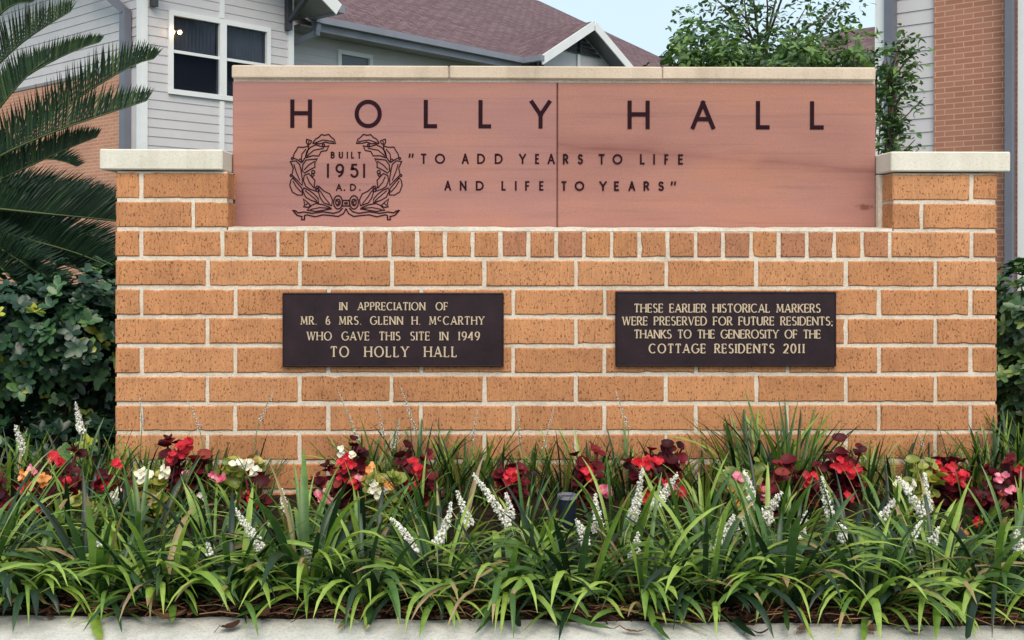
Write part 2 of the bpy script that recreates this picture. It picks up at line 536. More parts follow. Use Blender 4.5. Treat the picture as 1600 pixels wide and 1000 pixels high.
M['rachis'] = mat_plain('green_rachis', (.07,.10,.03), .5, 0, .2, 10)
M['hedge'] = mat_leaf('hedge_leaf', [(0, (.010,.030,.018)), (.5, (.022,.062,.032)), (.8, (.055,.130,.052)), (.94, (.13,.25,.07)), (1, (.45,.48,.06))], .33, .12, .5)
M['hedge_light'] = mat_leaf('light_hedge_leaf', [(0, (.02,.05,.022)), (.5, (.05,.11,.04)), (.85, (.12,.20,.06)), (1, (.25,.33,.09))], .36, .15, .5)
M['bush_leaf'] = mat_leaf('bush_leaf', [(0, (.04,.085,.035)), (.45, (.10,.19,.06)), (.8, (.17,.29,.08)), (1, (.28,.38,.11))], .5, .3)
M['tree_leaf'] = mat_leaf('tree_leaf', [(0, (.035,.070,.032)), (.45, (.080,.155,.055)), (.8, (.14,.24,.07)), (1, (.22,.32,.09))], .42, .2)
M['dead_leaf'] = mat_leaf('dead_leaf', [(0, (.018,.009,.007)), (.35, (.085,.036,.022)), (.7, (.24,.11,.055)), (1, (.42,.26,.14))], .75, .1, .2, (1,1,1))

# ------------------------------------------------------------------ lettering: stroke alphabets
def arc(cx, cy, rx, ry, a0, a1, n=14):
    return [(cx + rx*math.cos(R(a0+(a1-a0)*i/n)), cy + ry*math.sin(R(a0+(a1-a0)*i/n))) for i in range(n+1)]
# name: (advance width, [polylines])   cap height = 1
G = {
 'A': (.78, [[(0,0),(.39,1)],[(.39,1),(.78,0)],[(.14,.33),(.64,.33)]]),
 'B': (.56, [[(0,0),(0,1)],[(0,1),(.28,1)]+arc(.28,.77,.24,.23,90,-90)+[(0,.54)],[(0,.54),(.30,.54)]+arc(.30,.27,.27,.27,90,-90)+[(0,0)]]),
 'C': (.82, [arc(.47,.5,.47,.5,48,312,22)]),
 'D': (.76, [[(0,0),(0,1)],[(0,1),(.26,1)]+arc(.26,.5,.50,.5,90,-90,20)+[(0,0)]]),
 'E': (.50, [[(0,0),(0,1)],[(0,1),(.50,1)],[(0,.52),(.43,.52)],[(0,0),(.50,0)]]),
 'F': (.48, [[(0,0),(0,1)],[(0,1),(.48,1)],[(0,.50),(.41,.50)]]),
 'G': (.88, [arc(.48,.5,.48,.5,48,345,24)+[(.93,.46),(.60,.46)]]),
 'H': (.74, [[(0,0),(0,1)],[(.74,0),(.74,1)],[(0,.52),(.74,.52)]]),
 'I': (.02, [[(.01,0),(.01,1)]]),
 'K': (.66, [[(0,0),(0,1)],[(0,.40),(.60,1)],[(.18,.57),(.66,0)]]),
 'L': (.48, [[(0,0),(0,1)],[(0,0),(.48,0)]]),
 'M': (.92, [[(.04,0),(.10,1)],[(.10,1),(.46,.12)],[(.46,.12),(.82,1)],[(.82,1),(.88,0)]]),
 'N': (.76, [[(0,0),(0,1)],[(0,1),(.76,0)],[(.76,0),(.76,1)]]),
 'O': (.98, [arc(.49,.5,.49,.5,0,360,30)]),
 'P': (.54, [[(0,0),(0,1)],[(0,1),(.27,1)]+arc(.27,.74,.26,.26,90,-90)+[(0,.48)]]),
 'R': (.60, [[(0,0),(0,1)],[(0,1),(.27,1)]+arc(.27,.75,.26,.25,90,-90)+[(0,.50)],[(.25,.50),(.60,0)]]),
 'S': (.54, [arc(.27,.76,.23,.24,35,270,14)[:-1]+arc(.27,.26,.26,.26,90,-145,16)]),
 'T': (.64, [[(.32,0),(.32,1)],[(0,1),(.64,1)]]),
 'U': (.70, [[(0,1),(0,.33)]+arc(.35,.33,.35,.33,180,360,16)+[(.70,1)]]),
 'V': (.74, [[(0,1),(.37,0)],[(.37,0),(.74,1)]]),
 'W': (1.08, [[(0,1),(.27,0)],[(.27,0),(.54,1)],[(.54,1),(.81,0)],[(.81,0),(1.08,1)]]),
 'Y': (.74, [[(0,1),(.37,.48)],[(.74,1),(.37,.48)],[(.37,.48),(.37,0)]]),
 '0': (.62, [arc(.31,.5,.31,.5,0,360,26)]),
 '1': (.20, [[(.10,0),(.10,1)]]),
 '2': (.58, [arc(.28,.73,.27,.27,165,-35,14)+[(.02,0),(.58,0)]]),
 '4': (.64, [[(.48,0),(.48,1)],[(.48,1),(0,.28),(.64,.28)]]),
 '5': (.58, [[(.52,1),(.14,1),(.09,.56)]+arc(.28,.33,.29,.33,118,-145,18)]),
 '9': (.60, [arc(.30,.69,.29,.31,0,360,22),[(.59,.69),(.56,.40),(.42,.15),(.18,0)]]),
 '&': (.56, [arc(.28,.24,.26,.24,0,360,18),[(.02,.24),(.05,.62),(.26,1),(.42,.94)],[(.26,.62),(.54,.62)]]),
 '.': (.06, [[(.01,.0),(.05,.05)]]),
 ';': (.06, [[(.01,.42),(.05,.47)],[(.04,.06),(.0,-.12)]]),
 '"': (.22, [[(.05,1),(.03,.72)],[(.20,1),(.18,.72)]]),
}

def ribbon(mb, pts, wd, frame, th, closed=False, wfun=None):
    """flat stroke of width wd along 2-D pts, raised by th; frame maps (x, z, depth) to world"""
    n = len(pts)
    if n < 2: return
    L_, R_ = [], []
    for i in range(n):
        if closed: a, c = pts[(i-1) % n], pts[(i+1) % n]
        else: a, c = pts[max(i-1, 0)], pts[min(i+1, n-1)]
        dx, dz = c[0]-a[0], c[1]-a[1]
        d = math.hypot(dx, dz) or 1e-9
        k = 1.0
        if 0 < i < n-1 or closed:                      # mitre
            p0, p1, p2 = pts[(i-1) % n], pts[i], pts[(i+1) % n]
            u = (p1[0]-p0[0], p1[1]-p0[1]); v = (p2[0]-p1[0], p2[1]-p1[1])
            lu, lv = math.hypot(*u) or 1e-9, math.hypot(*v) or 1e-9
            cs = (u[0]*v[0]+u[1]*v[1])/(lu*lv)
            k = min(1.8, 1/max(.4, math.sqrt(max(0, (1+cs)/2))))
        ww = (wfun(dx/d, dz/d) if wfun else wd) * k / 2
        nx, nz = -dz/d*ww, dx/d*ww
        L_.append((pts[i][0]+nx, pts[i][1]+nz)); R_.append((pts[i][0]-nx, pts[i][1]-nz))
    vs = []
    for l, r in zip(L_, R_):
        vs += [frame(l[0], l[1], th), frame(r[0], r[1], th), frame(l[0], l[1], 0), frame(r[0], r[1], 0)]
    fs = []
    rng = range(n) if closed else range(n-1)
    for i in rng:
        a, c = i*4, ((i+1) % n)*4
        fs += [(a, a+1, c+1, c), (a+2, a, c, c+2), (a+1, a+3, c+3, c+1)]
    if not closed:
        fs += [(0, 2, 3, 1), ((n-1)*4, (n-1)*4+1, (n-1)*4+3, (n-1)*4+2)]
    mb.add(vs, fs)

def glyph(mb, ch, x, z, h, wd, frame, th, sx=1.0, serif=False):
    adv, strokes = G[ch]
    for si, st in enumerate(strokes):
        pts = [(x + p[0]*h*sx, z + p[1]*h) for p in st]
        t2 = th * (1 + .06*si)
        closed = len(st) > 8 and math.hypot(st[0][0]-st[-1][0], st[0][1]-st[-1][1]) < 1e-6
        if closed: pts = pts[:-1]
        if serif:
            thin = wd*.55
            if ch in 'AVWMY' and len(st) == 2 and abs(st[0][0]-st[1][0]) > .02:
                up = (st[1][1]-st[0][1]) * (st[1][0]-st[0][0]) > 0
                wf = (lambda dx, dz, u=up: thin if u else wd)
                if ch == 'A' or ch == 'M': pass
                ribbon(mb, pts, wd, frame, t2, closed, wf)
            elif ch == 'A' and si == 2:
                ribbon(mb, pts, thin, frame, t2)
            else:
                ribbon(mb, pts, wd, frame, t2, closed, lambda dx, dz: thin + (wd*1.08-thin)*abs(dz)**1.3)
            if ch in '.;&"': continue
            for e, o in ((0, 1), (-1, -2)):
                p, q = st[e], st[o]
                dx, dz = p[0]-q[0], p[1]-q[1]
                s = .085*h
                X, Z = x + p[0]*h*sx, z + p[1]*h
                if abs(dz) > .3*math.hypot(dx, dz) and (p[1] < .02 or p[1] > .98) and not closed and len(st) <= 3:
                    if ch in 'AM' and p[1] > .98 and ch == 'A': continue
                    if ch in 'VW' and p[1] < .02: continue
                    ribbon(mb, [(X-s-wd*.3, Z + (thin/2 if p[1] < .5 else -thin/2)), (X+s+wd*.3, Z + (thin/2 if p[1] < .5 else -thin/2))], thin, frame, t2*1.15)
                elif abs(dz) < .05 and ch in 'EFLT2' and len(st) == 2 and si > 0:
                    if e == 0 and ch != 'T': continue
                    if ch == 'T' or p[1] > .9: ribbon(mb, [(X, Z), (X, Z-.17*h)], thin, frame, t2*1.1)
                    elif p[1] < .1: ribbon(mb, [(X, Z), (X, Z+.17*h)], thin, frame, t2*1.1)
                    else: ribbon(mb, [(X, Z-.09*h), (X, Z+.09*h)], thin, frame, t2*1.1)
        else:
            if not closed and ch not in 'BDPR' or (len(pts) == 2 and abs(pts[0][0]-pts[1][0]) < 1e-6):
                def ext(p, q):
                    d = math.hypot(p[0]-q[0], p[1]-q[1]) or 1
                    if abs(p[1]-q[1]) < .6*d: return p
                    return (p[0] + (p[0]-q[0])/d*wd*.5, p[1] + (p[1]-q[1])/d*wd*.5)
                pts = [ext(pts[0], pts[1])] + pts[1:-1] + [ext(pts[-1], pts[-2])]
            ribbon(mb, pts, wd, frame, t2, closed)

def text_fit(s, x0, x1, z, h, wd, frame, th, mat, parent, space=.42, serif=True, sx=.82):
    """one line of text whose tracking is set so it spans x0..x1; each word is a part"""
    mb = MB()
    items, nat, gaps = [], 0.0, 0
    i = 0
    for k, ch in enumerate(s):
        if ch == ' ':
            items.append((None, space*h)); nat += space*h
        else:
            small = ch.islower()
            g = ch.upper()
            hh = h*.55 if small else h
            items.append(((g, hh, small), G[g][0]*hh*sx)); nat += G[g][0]*hh*sx
            gaps += 1
    n = len(items) - 1
    tr = (x1 - x0 - nat) / n
    x = x0
    for it, wdt in items:
        if it:
            g, hh, small = it
            glyph(mb, g, x, z + (h-hh if small else 0), hh, wd*(.8 if small else 1), frame, th, sx, serif)
        else:
            mb.build('word', mat, parent); mb = MB()
        x += wdt + tr
    mb.build('word', mat, parent)

# ------------------------------------------------------------------ ground
YW = 3.617                        # front face of the brick wall
eL, eR = ground(0, 969), ground(1600, 986)
def edge_y(x):
    t = (x - eL.x) / (eR.x - eL.x)
    return eL.y + (eR.y - eL.y) * t
random.seed(5)
mb = MB()
mb.add([(-400,-60,-.03),(400,-60,-.03),(400,900,-.03),(-400,900,-.03)], [(0,1,2,3)])
o = mb.build('ground', M['lawn']); o['kind'] = 'structure'; o['label'] = 'lawn around and behind the brick sign'
# raised planting bed: uneven mulch surface
def bed_z(x, y):
    t = max(0, min(1, (y - edge_y(x)) / .25))
    return .012 + .028*t*t*(3-2*t) + .008*math.sin(x*9+y*5)*t + .006*math.sin(x*23-y*17)*t
mb = MB()
nx, ny = 120, 30
vs, fs = [], []
for i in range(nx+1):
    x = -3.6 + 7.6*i/nx
    for j in range(ny+1):
        y = edge_y(x) + (4.9 - edge_y(x)) * (j/ny)**1.2
        vs.append((x, y + (random.uniform(-.012, .012) if j == 0 else 0), bed_z(x, y) + (random.uniform(-.006, .006) if j else -.02)))
for i in range(nx):
    for j in range(ny):
        a = i*(ny+1)+j
        fs.append((a, a+ny+1, a+ny+2, a+1))
mb.add(vs, fs)
o = mb.build('soil', M['soil'], smooth=True); o['kind'] = 'structure'; o['label'] = 'dark mulch of the planting bed in front of the sign'
mb = MB()
# concrete walk along the bed
x0, x1 = -6, 6
mb.add([(x0,edge_y(x0)+.06,.004),(x0,edge_y(x0)-1.5,.004),(x1,edge_y(x1)-1.5,.004),(x1,edge_y(x1)+.06,.004),
        (x0,edge_y(x0)+.06,-.16),(x0,edge_y(x0)-1.5,-.16),(x1,edge_y(x1)-1.5,-.16),(x1,edge_y(x1)+.06,-.16)],
       [(0,1,2,3),(1,5,6,2),(0,4,5,1),(3,2,6,7),(0,3,7,4)])
o = mb.build('pavement', M['concrete']); o['kind'] = 'structure'; o['label'] = 'pale concrete walk in front of the planting bed'

mb = MB()
mb.add([(-60,-40,-.012),(60,-40,-.012),(60,edge_y(60)-1.45,-.012),(-60,edge_y(-60)-1.45,-.012)], [(0,1,2,3)])
o = mb.build('road', mat_plain('worn_asphalt', (.13,.128,.125), .95, 0, .25, 30, .1, .5)); o['kind'] = 'structure'; o['label'] = 'grey asphalt road before the concrete walk'

# ------------------------------------------------------------------ the sign
sign = thing('monument_sign', 'brick monument sign with pink stone panel reading HOLLY HALL and two dark plaques', 'sign', (0, YW, 0))
O = Vector((0, YW, 0))
PX = lambda px, py=500, Y=YW: P(px, py, Y).x
PZ = lambda py, px=770, Y=YW: P(px, py, Y).z
rows_px = [267.5 + 45.15*i for i in range(14)]
zt = PZ(268.5); pitch = (PZ(268.5) - PZ(676)) / 9
wx0, wx1 = PX(180), PX(1558)
lp, rp = PX(356, 315), PX(1395, 315)          # inner faces of the piers
DEPTH = .44
YS = .118                                      # stone panel front, behind wall front
J = .0128                                      # joint
rowA = {'L': [220], 'R': [1518]}
rowB = {'L': [301], 'R': [1440]}
rowC = [220, 347] + [347 + (1391-347)/24*i for i in range(1, 25)] + [1518]
rowD = [324, 468, 612, 757, 900, 1041, 1182, 1322, 1462]
rowE = [221, 367.5, 513, 658, 802, 945, 1088, 1231, 1374, 1517]
mb = MB()
random.seed(11)
BD = .095
def lay(x0, x1, joints, z0, z1, y0=0.0, y1=BD, ends=True):
    xs = [x0 - J/2] + [PX(j) if j > 10 else j for j in joints] + [x1 + J/2]
    for a, b in zip(xs[:-1], xs[1:]):
        head = b - a < .12 and len(xs) > 20
        a2, b2 = a + J/2 + random.uniform(-.0012, .0012), b - J/2 + random.uniform(-.0012, .0012)
        if a == xs[0]: a2 = x0
        if b == xs[-1]: b2 = x1
        fy = y0 + random.uniform(-.0015, .0015)
        mb.brick(a2, b2, fy, y1, z0 + J/2 + random.uniform(-.0012, .0012), z1 - J/2 + random.uniform(-.0012, .0012), random.uniform(.05, .5) if head else random.uniform(.26, 1.0))
nrow = 13
for i in range(nrow):
    z1 = zt - i*pitch; z0 = z1 - pitch
    if i < 2:
        r = rowA if i == 0 else rowB
        lay(wx0, lp, r['L'], z0, z1); lay(rp, wx1, r['R'], z0, z1)
        lay(wx0, lp, [], z0, z1, BD+J, DEPTH-BD-J); lay(rp, wx1, [], z0, z1, BD+J, DEPTH-BD-J)
        lay(wx0, lp, r['L'], z0, z1, DEPTH-BD, DEPTH); lay(rp, wx1, r['R'], z0, z1, DEPTH-BD, DEPTH)
    else:
        js = rowC if i == 2 else (rowD if i % 2 else rowE)
        lay(wx0, wx1, js, z0, z1)
        lay(wx0, wx1, rowD if i % 2 else rowE, z0, z1, DEPTH-BD, DEPTH)
        for a, b in ((wx0, wx0+BD), (wx1-BD, wx1)):
            mb.cbox(a, b, BD+J, DEPTH-BD-J, z0+J/2, z1-J/2, .0035, random.random(), 0, .001)
brick = mb.build('brickwork', M['brick'], sign)
# mortar core, 4 mm behind the brick faces
mb = MB()
e = .0045
zl = zt - 2*pitch
mb.box(wx0+e, wx1-e, e, DEPTH-e, zt-nrow*pitch, zl - .002)
mb.box(wx0+e, lp-e, e, DEPTH-e, zl-.002, zt - .001)
mb.box(rp+e, wx1-e, e, DEPTH-e, zl-.002, zt - .001)
sx0, sx1 = PX(363.5, 250, YW+YS), PX(1368.5, 250, YW+YS)
# jointing beds between the stone panel and the piers, and the sloped mortar on the ledge
mb.box(lp-e, sx0-.001, YS-.022, DEPTH-.08, zl-.002, zt)
mb.box(sx1+.001, rp+e, YS-.022, DEPTH-.08, zl-.002, zt)
n = 60
vs, fs = [], []
for i in range(n+1):
    x = lp + (rp-lp)*i/n
    j1, j2 = random.uniform(-.0025, .0025), random.uniform(-.002, .002)
    vs += [(x, .003, zl-.004), (x, .004+abs(j2), zl+.006+j1), (x, YS-.004, zl+.012+j2), (x, YS-.004, zl-.004)]
for i in range(n):
    a = i*4
    fs += [(a, a+4, a+5, a+1), (a+1, a+5, a+6, a+2)]
mb.add(vs, fs)
mb.build('mortar', M['mortar'], brick)
# pier caps
def capstone(x0, x1, z0, z1, y0, y1, mat, name='pier_cap', c=.004):
    m = MB(); m.cbox(x0, x1, y0, y1, z0, z1, c, .5, 0, .0008)
    return m.build(name, mat, sign)
YC = -.016
zc0, zc1 = zt + .003, PZ(234.5, 770, YW+YC)
capstone(PX(155.5, 250, YW+YC), PX(347.5, 250, YW+YC), zc0, PZ(233, 260, YW+YC), YC, DEPTH+.02, M['cap'])
# the left cap's inner end is cut back: a mortared return closes it against the panel
capstone(PX(1392.5, 250, YW+YC), PX(1579, 250, YW+YC), zc0, PZ(237, 1480, YW+YC), YC, DEPTH+.02, M['cap'])
# sandstone panel of two slabs
ST = YS
sz0, sz1 = zl + .002, PZ(127.5, 770, YW+YS)
jx = PX(870.5, 250, YW+YS)
v1, v2 = P(872, 226, YW+YS), P(1366, 268, YW+YS)
sl = (v2.z-v1.z)/(v2.x-v1.x)
kn = P(1352, 323, YW+YS)
M['stone'] = mat_sandstone((sl, v1.z - sl*v1.x, jx), (kn.x, kn.z))
mb = MB()
mb.cbox(sx0, jx-.0014, ST, ST+.16, sz0, sz1, .0035, .4, 0, .0005)
mb.cbox(jx+.0014, sx1, ST+.0012, ST+.16, sz0, sz1, .0035, .6, 0, .0005)
stone = mb.build('stone_panel', M['stone'], sign)
mb = MB()
mb.box(sx0+.01, sx1-.01, ST+.02, ST+.15, sz0, sz1-.003)
mb.build('slab_joint', M['ink'], stone)
mb = MB(); mb.box(sx0+.004, sx1-.004, ST+.155, DEPTH-.09, sz0, sz1-.001); mb.build('backing', M['mortar'], sign)
# coping of three lengths and its mortar bed
cy0 = YS - .014
cz0, cz1 = sz1 + .008, PZ(103, 770, YW+cy0)
cb = [PX(361, 115, YW+cy0), PX(701.5, 115, YW+cy0), PX(1035.5, 115, YW+cy0), PX(1369, 115, YW+cy0)]
for a, b in zip(cb[:-1], cb[1:]):
    capstone(a + .0015, b - .0015, cz0, cz1, cy0, DEPTH-.05, M['coping'], 'coping_stone', .004)
mb = MB(); mb.box(sx0+.003, sx1-.003, YS+.002, DEPTH-.1, sz1-.002, cz0+.004); mb.build('mortar_bed', M['mortar'], sign)

# engraved lettering on the panel
YF = YS + .0002
fr = lambda x, z, d: (x, YF - .0006 - d, z)
def line(parent, items, ytop, ybot, wd_px, name):
    """items: (char, left px, right px)"""
    m = MB()
    z0 = PZ(ybot, 870, YW+YS); z1 = PZ(ytop, 870, YW+YS)
    s = (PX(900, 250, YW+YS) - PX(800, 250, YW+YS)) / 100
    wd = wd_px * s
    h = z1 - z0 - wd
    last = None
    for ch, a, b in items:
        if last is not None and (True):
            m.build(name, M['ink'], parent); m = MB()
        last = b
        xa, xb = PX(a, 250, YW+YS), PX(b, 250, YW+YS)
        adv = G[ch][0]
        nat = max(1e-6, adv*h)
        if ch in 'I1': glyph(m, ch, (xa+xb)/2 - adv*h/2, z0 + wd/2, h, wd, fr, .0012)
        else:
            sx = (xb - xa - wd) / nat
            glyph(m, ch, xa + wd/2, z0 + wd/2, h, wd, fr, .0012, sx)
    return m.build(name, M['ink'], parent)
line(stone, [('H',453.5,487.5),('O',554,596.5),('L',662,686),('L',747.5,770.5),('Y',828,861),
             ('H',980.5,1015),('A',1079.5,1117),('L',1181,1205.5),('L',1265.5,1290)], 156.8, 201, 6.4, 'letter')
line(stone, [('"',637.5,647),('T',656.5,667.5),('O',679.5,695.5),('A',721.5,732.5),('D',745.5,758),('D',773,785.5),('Y',811,822),('E',836,843.5),
             ('A',855.5,867),('R',879.5,888.5),('S',902.5,911),('T',934,946),('O',957,972.5),('L',1000,1008.5),('I',1021,1023),('F',1038,1045.5),('E',1059.5,1068.5)],
     240.5, 256.5, 2.7, 'letter')
line(stone, [('A',694.5,705),('N',718.5,729),('D',743.5,756),('L',783.5,791.5),('I',805,807),('F',820.5,828.5),('E',842.5,850.5),('T',876,886.5),('O',898,913),
             ('Y',936.5,948),('E',959.5,968.5),('A',982,992.5),('R',1005.5,1015),('S',1028.5,1037.5),('"',1047,1057)], 283, 298, 2.7, 'word')
wr = lambda x: 440 + x/6.665
line(stone, [('B',516.7,523),('U',529.5,536),('I',542,543.6),('L',548.5,554),('T',558,565)], 238, 248.5, 2.0, 'letter')
line(stone, [('1',511,514),('9',524,538),('5',547,560.5),('1',567.5,570.5)], 256.5, 278.5, 3.2, 'letter')
line(stone, [('A',525,534.5),('.',537.3,539.2),('D',547,556.5),('.',561.5,563.4)], 288, 299, 2.0, 'letter')

# holly wreath
wreath = MB()
ws = (PX(900, 250, YW+YS) - PX(800, 250, YW+YS)) / 100
def wpt(x, y, mir):
    if mir: x = 1342 - x
    p = P(wr(x), 200 + y/6.665 + .9, YW+YS)
    return (p.x, p.z)
leaves = [
 ([(325,150),(355,108),(385,92),(415,62),(450,70),(490,60),(520,92),(548,112),(562,152),(500,152),(455,140),(400,158),(325,152)], [(350,148),(430,118),(545,135)]),
 ([(275,172),(258,142),(262,110),(285,118),(312,128),(305,152)], [(280,160),(285,130)]),
 ([(250,292),(262,240),(300,195),(355,168),(400,182),(435,190),(492,180),(470,228),(412,238),(388,285),(320,282),(255,302)], [(265,285),(335,225),(440,205)]),
 ([(207,352),(160,322),(118,302),(132,258),(155,225),(172,192),(225,195),(282,182),(272,240),(248,300),(215,350)], [(205,330),(212,265),(255,212)]),
 ([(215,440),(222,375),(255,328),(300,322),(372,316),(345,362),(348,402),(300,425),(240,462)], [(235,430),(280,382),(345,338)]),
 ([(215,592),(165,540),(108,482),(122,412),(92,342),(150,336),(188,372),(202,430),(216,520)], [(190,540),(152,450),(128,370)]),
 ([(362,652),(300,632),(252,602),(228,542),(236,488),(282,468),(318,505),(348,540),(340,600)], [(340,622),(290,560),(262,498)]),
 ([(218,692),(165,692),(112,660),(86,592),(96,540),(115,512),(152,552),(212,622)], [(205,662),(150,602),(118,545)]),
 ([(388,772),(310,748),(252,715),(222,652),(230,618),(282,640),(340,682),(382,730)], [(370,752),(300,692),(245,645)]),
 ([(522,802),(440,775),(402,720),(382,652),(388,602),(440,650),(502,680),(530,742)], [(500,782),(450,722),(402,648)]),
 ([(268,848),(312,800),(358,780),(430,792),(502,820),(522,832),(440,850),(350,862)], [(300,842),(400,822),(500,830)]),
 ([(228,732),(242,790),(230,812),(272,822),(302,800),(272,770)], [(250,800),(270,780)]),
]
WD = 1.75*ws
for mir in (False, True):
    for out, rib in leaves:
        ribbon(wreath, [wpt(x, y, mir) for x, y in out], WD, fr, .0011, True)
        ribbon(wreath, [wpt(x, y, mir) for x, y in rib], WD*.9, fr, .0012)
    for cx, cy, r in ((330,452,17),(325,482,14),(378,642,17),(372,610,13),(196,330,14),(112,312,11),(436,172,12),(100,488,11)):
        ribbon(wreath, [wpt(cx + r*math.cos(t*.7854), cy + r*math.sin(t*.7854), mir) for t in range(8)], WD*.95, fr, .0013, True)
    # bow loop
    ribbon(wreath, [wpt(588 + 46*math.cos(t*.3927), 768 + 70*math.sin(t*.3927), mir) for t in range(16)], WD*1.1, fr, .0014, True)
    ribbon(wreath, [wpt(588 + 24*math.cos(t*.5236), 768 + 34*math.sin(t*.5236), mir) for t in range(12)], WD*1.1, fr, .0014, True)
    ribbon(wreath, [wpt(*p, mir) for p in [(560,740),(600,765),(575,810)]], WD, fr, .0015)
    # ribbon tail
    ribbon(wreath, [wpt(*p, mir) for p in [(672,832),(645,885),(590,915),(510,905),(430,898),(350,918),(262,898),(240,905),(238,950),(208,948),(214,918),(160,902),(118,848),(150,858),(172,878),(232,868),(320,882),(430,866),(540,882),(600,866),(638,828)]], WD*1.1, fr, .0014)
ribbon(wreath, [wpt(x, y, False) for x, y in [(636,748),(706,748),(706,806),(636,806)]], WD*1.1, fr, .0013, True)
ribbon(wreath, [wpt(652, 778, False), wpt(690, 778, False)], WD*2.2, fr, .0012)
wreath.build('wreath_emblem', M['ink'], stone)

# bronze plaques
def plaque(px0, py0, px1, py1, lines, label):
    y0 = -.016
    x0, x1 = PX(px0, 515, YW+y0), PX(px1, 515, YW+y0)
    xm = (px0+px1)/2
    z1, z0 = PZ(py0, xm, YW+y0), PZ(py1, xm, YW+y0)
    m = MB(); m.cbox(x0, x1, y0, .012, z0, z1, .003, .5, 0, .0006)
    pl = m.build('plaque', M['bronze'], sign)
    pl['label'] = label
    m = MB()
    bw = .0035                                   # raised rim
    for a, b, c, d in ((x0+.002, x1-.002, z0+.002, z0+.002+bw), (x0+.002, x1-.002, z1-.002-bw, z1-.002),
                       (x0+.002, x0+.002+bw, z0+.003+bw, z1-.003-bw), (x1-.002-bw, x1-.002, z0+.003+bw, z1-.003-bw)):
        m.cbox(a, b, y0-.0022, y0+.004, c, d, .001)
    m.build('rim', M['bronze'], pl)
    f2 = lambda x, z, d: (x, y0 - .0004 - d, z)
    for s, a, b, yt, yb, wpx, spc in lines:
        zb, zt_ = PZ(yb, (a+b)/2, YW+y0), PZ(yt, (a+b)/2, YW+y0)
        k = (PX(900) - PX(800)) / 100
        text_fit(s, PX(a, 515, YW+y0), PX(b, 515, YW+y0), zb, zt_-zb, wpx*k*.88, f2, .0016, M['letter_metal'], pl, spc)
plaque(441, 457.5, 787, 573.5, [
    ('IN APPRECIATION OF', 531, 699, 472.5, 484.5, 1.9, .95),
    ('MR. & MRS. GLENN H. McCARTHY', 470.5, 756, 494.5, 507, 2.0, .62),
    ('WHO GAVE THIS SITE IN 1949', 480.5, 749, 518.5, 531.5, 2.0, .75),
    ('TO HOLLY HALL', 517.5, 713, 541.5, 557.5, 2.5, .95)], 'dark bronze plaque reading IN APPRECIATION OF')
plaque(962, 455.5, 1307, 573, [
    ('THESE EARLIER HISTORICAL MARKERS', 991.5, 1281, 475, 488, 2.1, .42),
    ('WERE PRESERVED FOR FUTURE RESIDENTS;', 973, 1300, 495, 508, 2.1, .42),
    ('THANKS TO THE GENEROSITY OF THE', 991.5, 1281, 515.5, 528.5, 2.1, .45),
    ('COTTAGE RESIDENTS 2011', 1014.5, 1256.5, 537.5, 551.5, 2.4, .5)], 'dark bronze plaque reading COTTAGE RESIDENTS 2011')

# ------------------------------------------------------------------ houses behind
class Local:
    """vertical frame of a building: local X along one wall, local Y along the other"""
    def __init__(self, origin, ang):
        self.o = Vector((origin[0], origin[1], 0)); self.a = ang
        self.inv = Matrix.Rotation(-ang, 3, 'Z')
    def on_y(self, px, py, y):
        o = self.inv @ (CL - self.o); d = self.inv @ ray(px, py)
        t = (y - o.y) / d.y
        return o + d*t
    def on_x(self, px, py, x):
        o = self.inv @ (CL - self.o); d = self.inv @ ray(px, py)
        t = (x - o.x) / d.x
        return o + d*t
    def on_plane(self, px, py, p, n):
        o = self.inv @ (CL - self.o); d = self.inv @ ray(px, py)
        t = (Vector(p) - o).dot(Vector(n)) / d.dot(Vector(n))
        return o + d*t

def siding_y(mb, x0, x1, y, z0, z1, e=.15, out=-1, hole=None):
    """lap boards on a wall at local y facing -y (out=-1); hole: list of (x0,x1,z0,z1)"""
    z = z0
    while z < z1 - 1e-6:
        zt_ = min(z+e, z1)
        segs = [(x0, x1)]
        for h in hole or []:
            if h[2] < zt_ - .02 and h[3] > z + .02:
                ns = []
                for a, b in segs:
                    if h[0] > a and h[1] < b: ns += [(a, h[0]), (h[1], b)]
                    else: ns.append((a, b))
                segs = ns
        for a, b in segs:
            mb.add([(a, y+out*.015, z), (b, y+out*.015, z), (b, y+out*.004, zt_), (a, y+out*.004, zt_), (a, y, z), (b, y, z)],
                   [(0,1,2,3) if out < 0 else (3,2,1,0), (4,5,1,0)], random.random())
        z = zt_
def siding_x(mb, x, y0, y1, z0, z1, e=.15):
    z = z0
    while z < z1 - 1e-6:
        zt_ = min(z+e, z1)
        mb.add([(x-.015, y0, z), (x-.015, y1, z), (x-.004, y1, zt_), (x-.004, y0, zt_), (x, y0, z), (x, y1, z)],
               [(3,2,1,0), (0,1,5,4)], random.random())
        z = zt_

C0 = P(222, 100, 18.0)
ANG = R(47.2)
B = Local(C0, ANG)
house = thing('apartment_house', 'grey sided house with mauve shingle roof, white windows and small gable', 'house', (C0.x, C0.y, 0), ANG)
xa = B.on_y(455, 80, 0).x
ze = B.on_y(222, -4, 0).z                       # eave height of the near block
zb = B.on_x(180, 106, 0).z                      # top of brick on the left wall
WL = 9.0
win = [B.on_y(262, 20, 0), B.on_y(421, 40, 0), B.on_y(300, 150, 0)]
wxa, wxb, wz0, wz1 = win[0].x, win[1].x, B.on_y(262, 146.5, 0).z, B.on_y(262, 15, 0).z
random.seed(3)
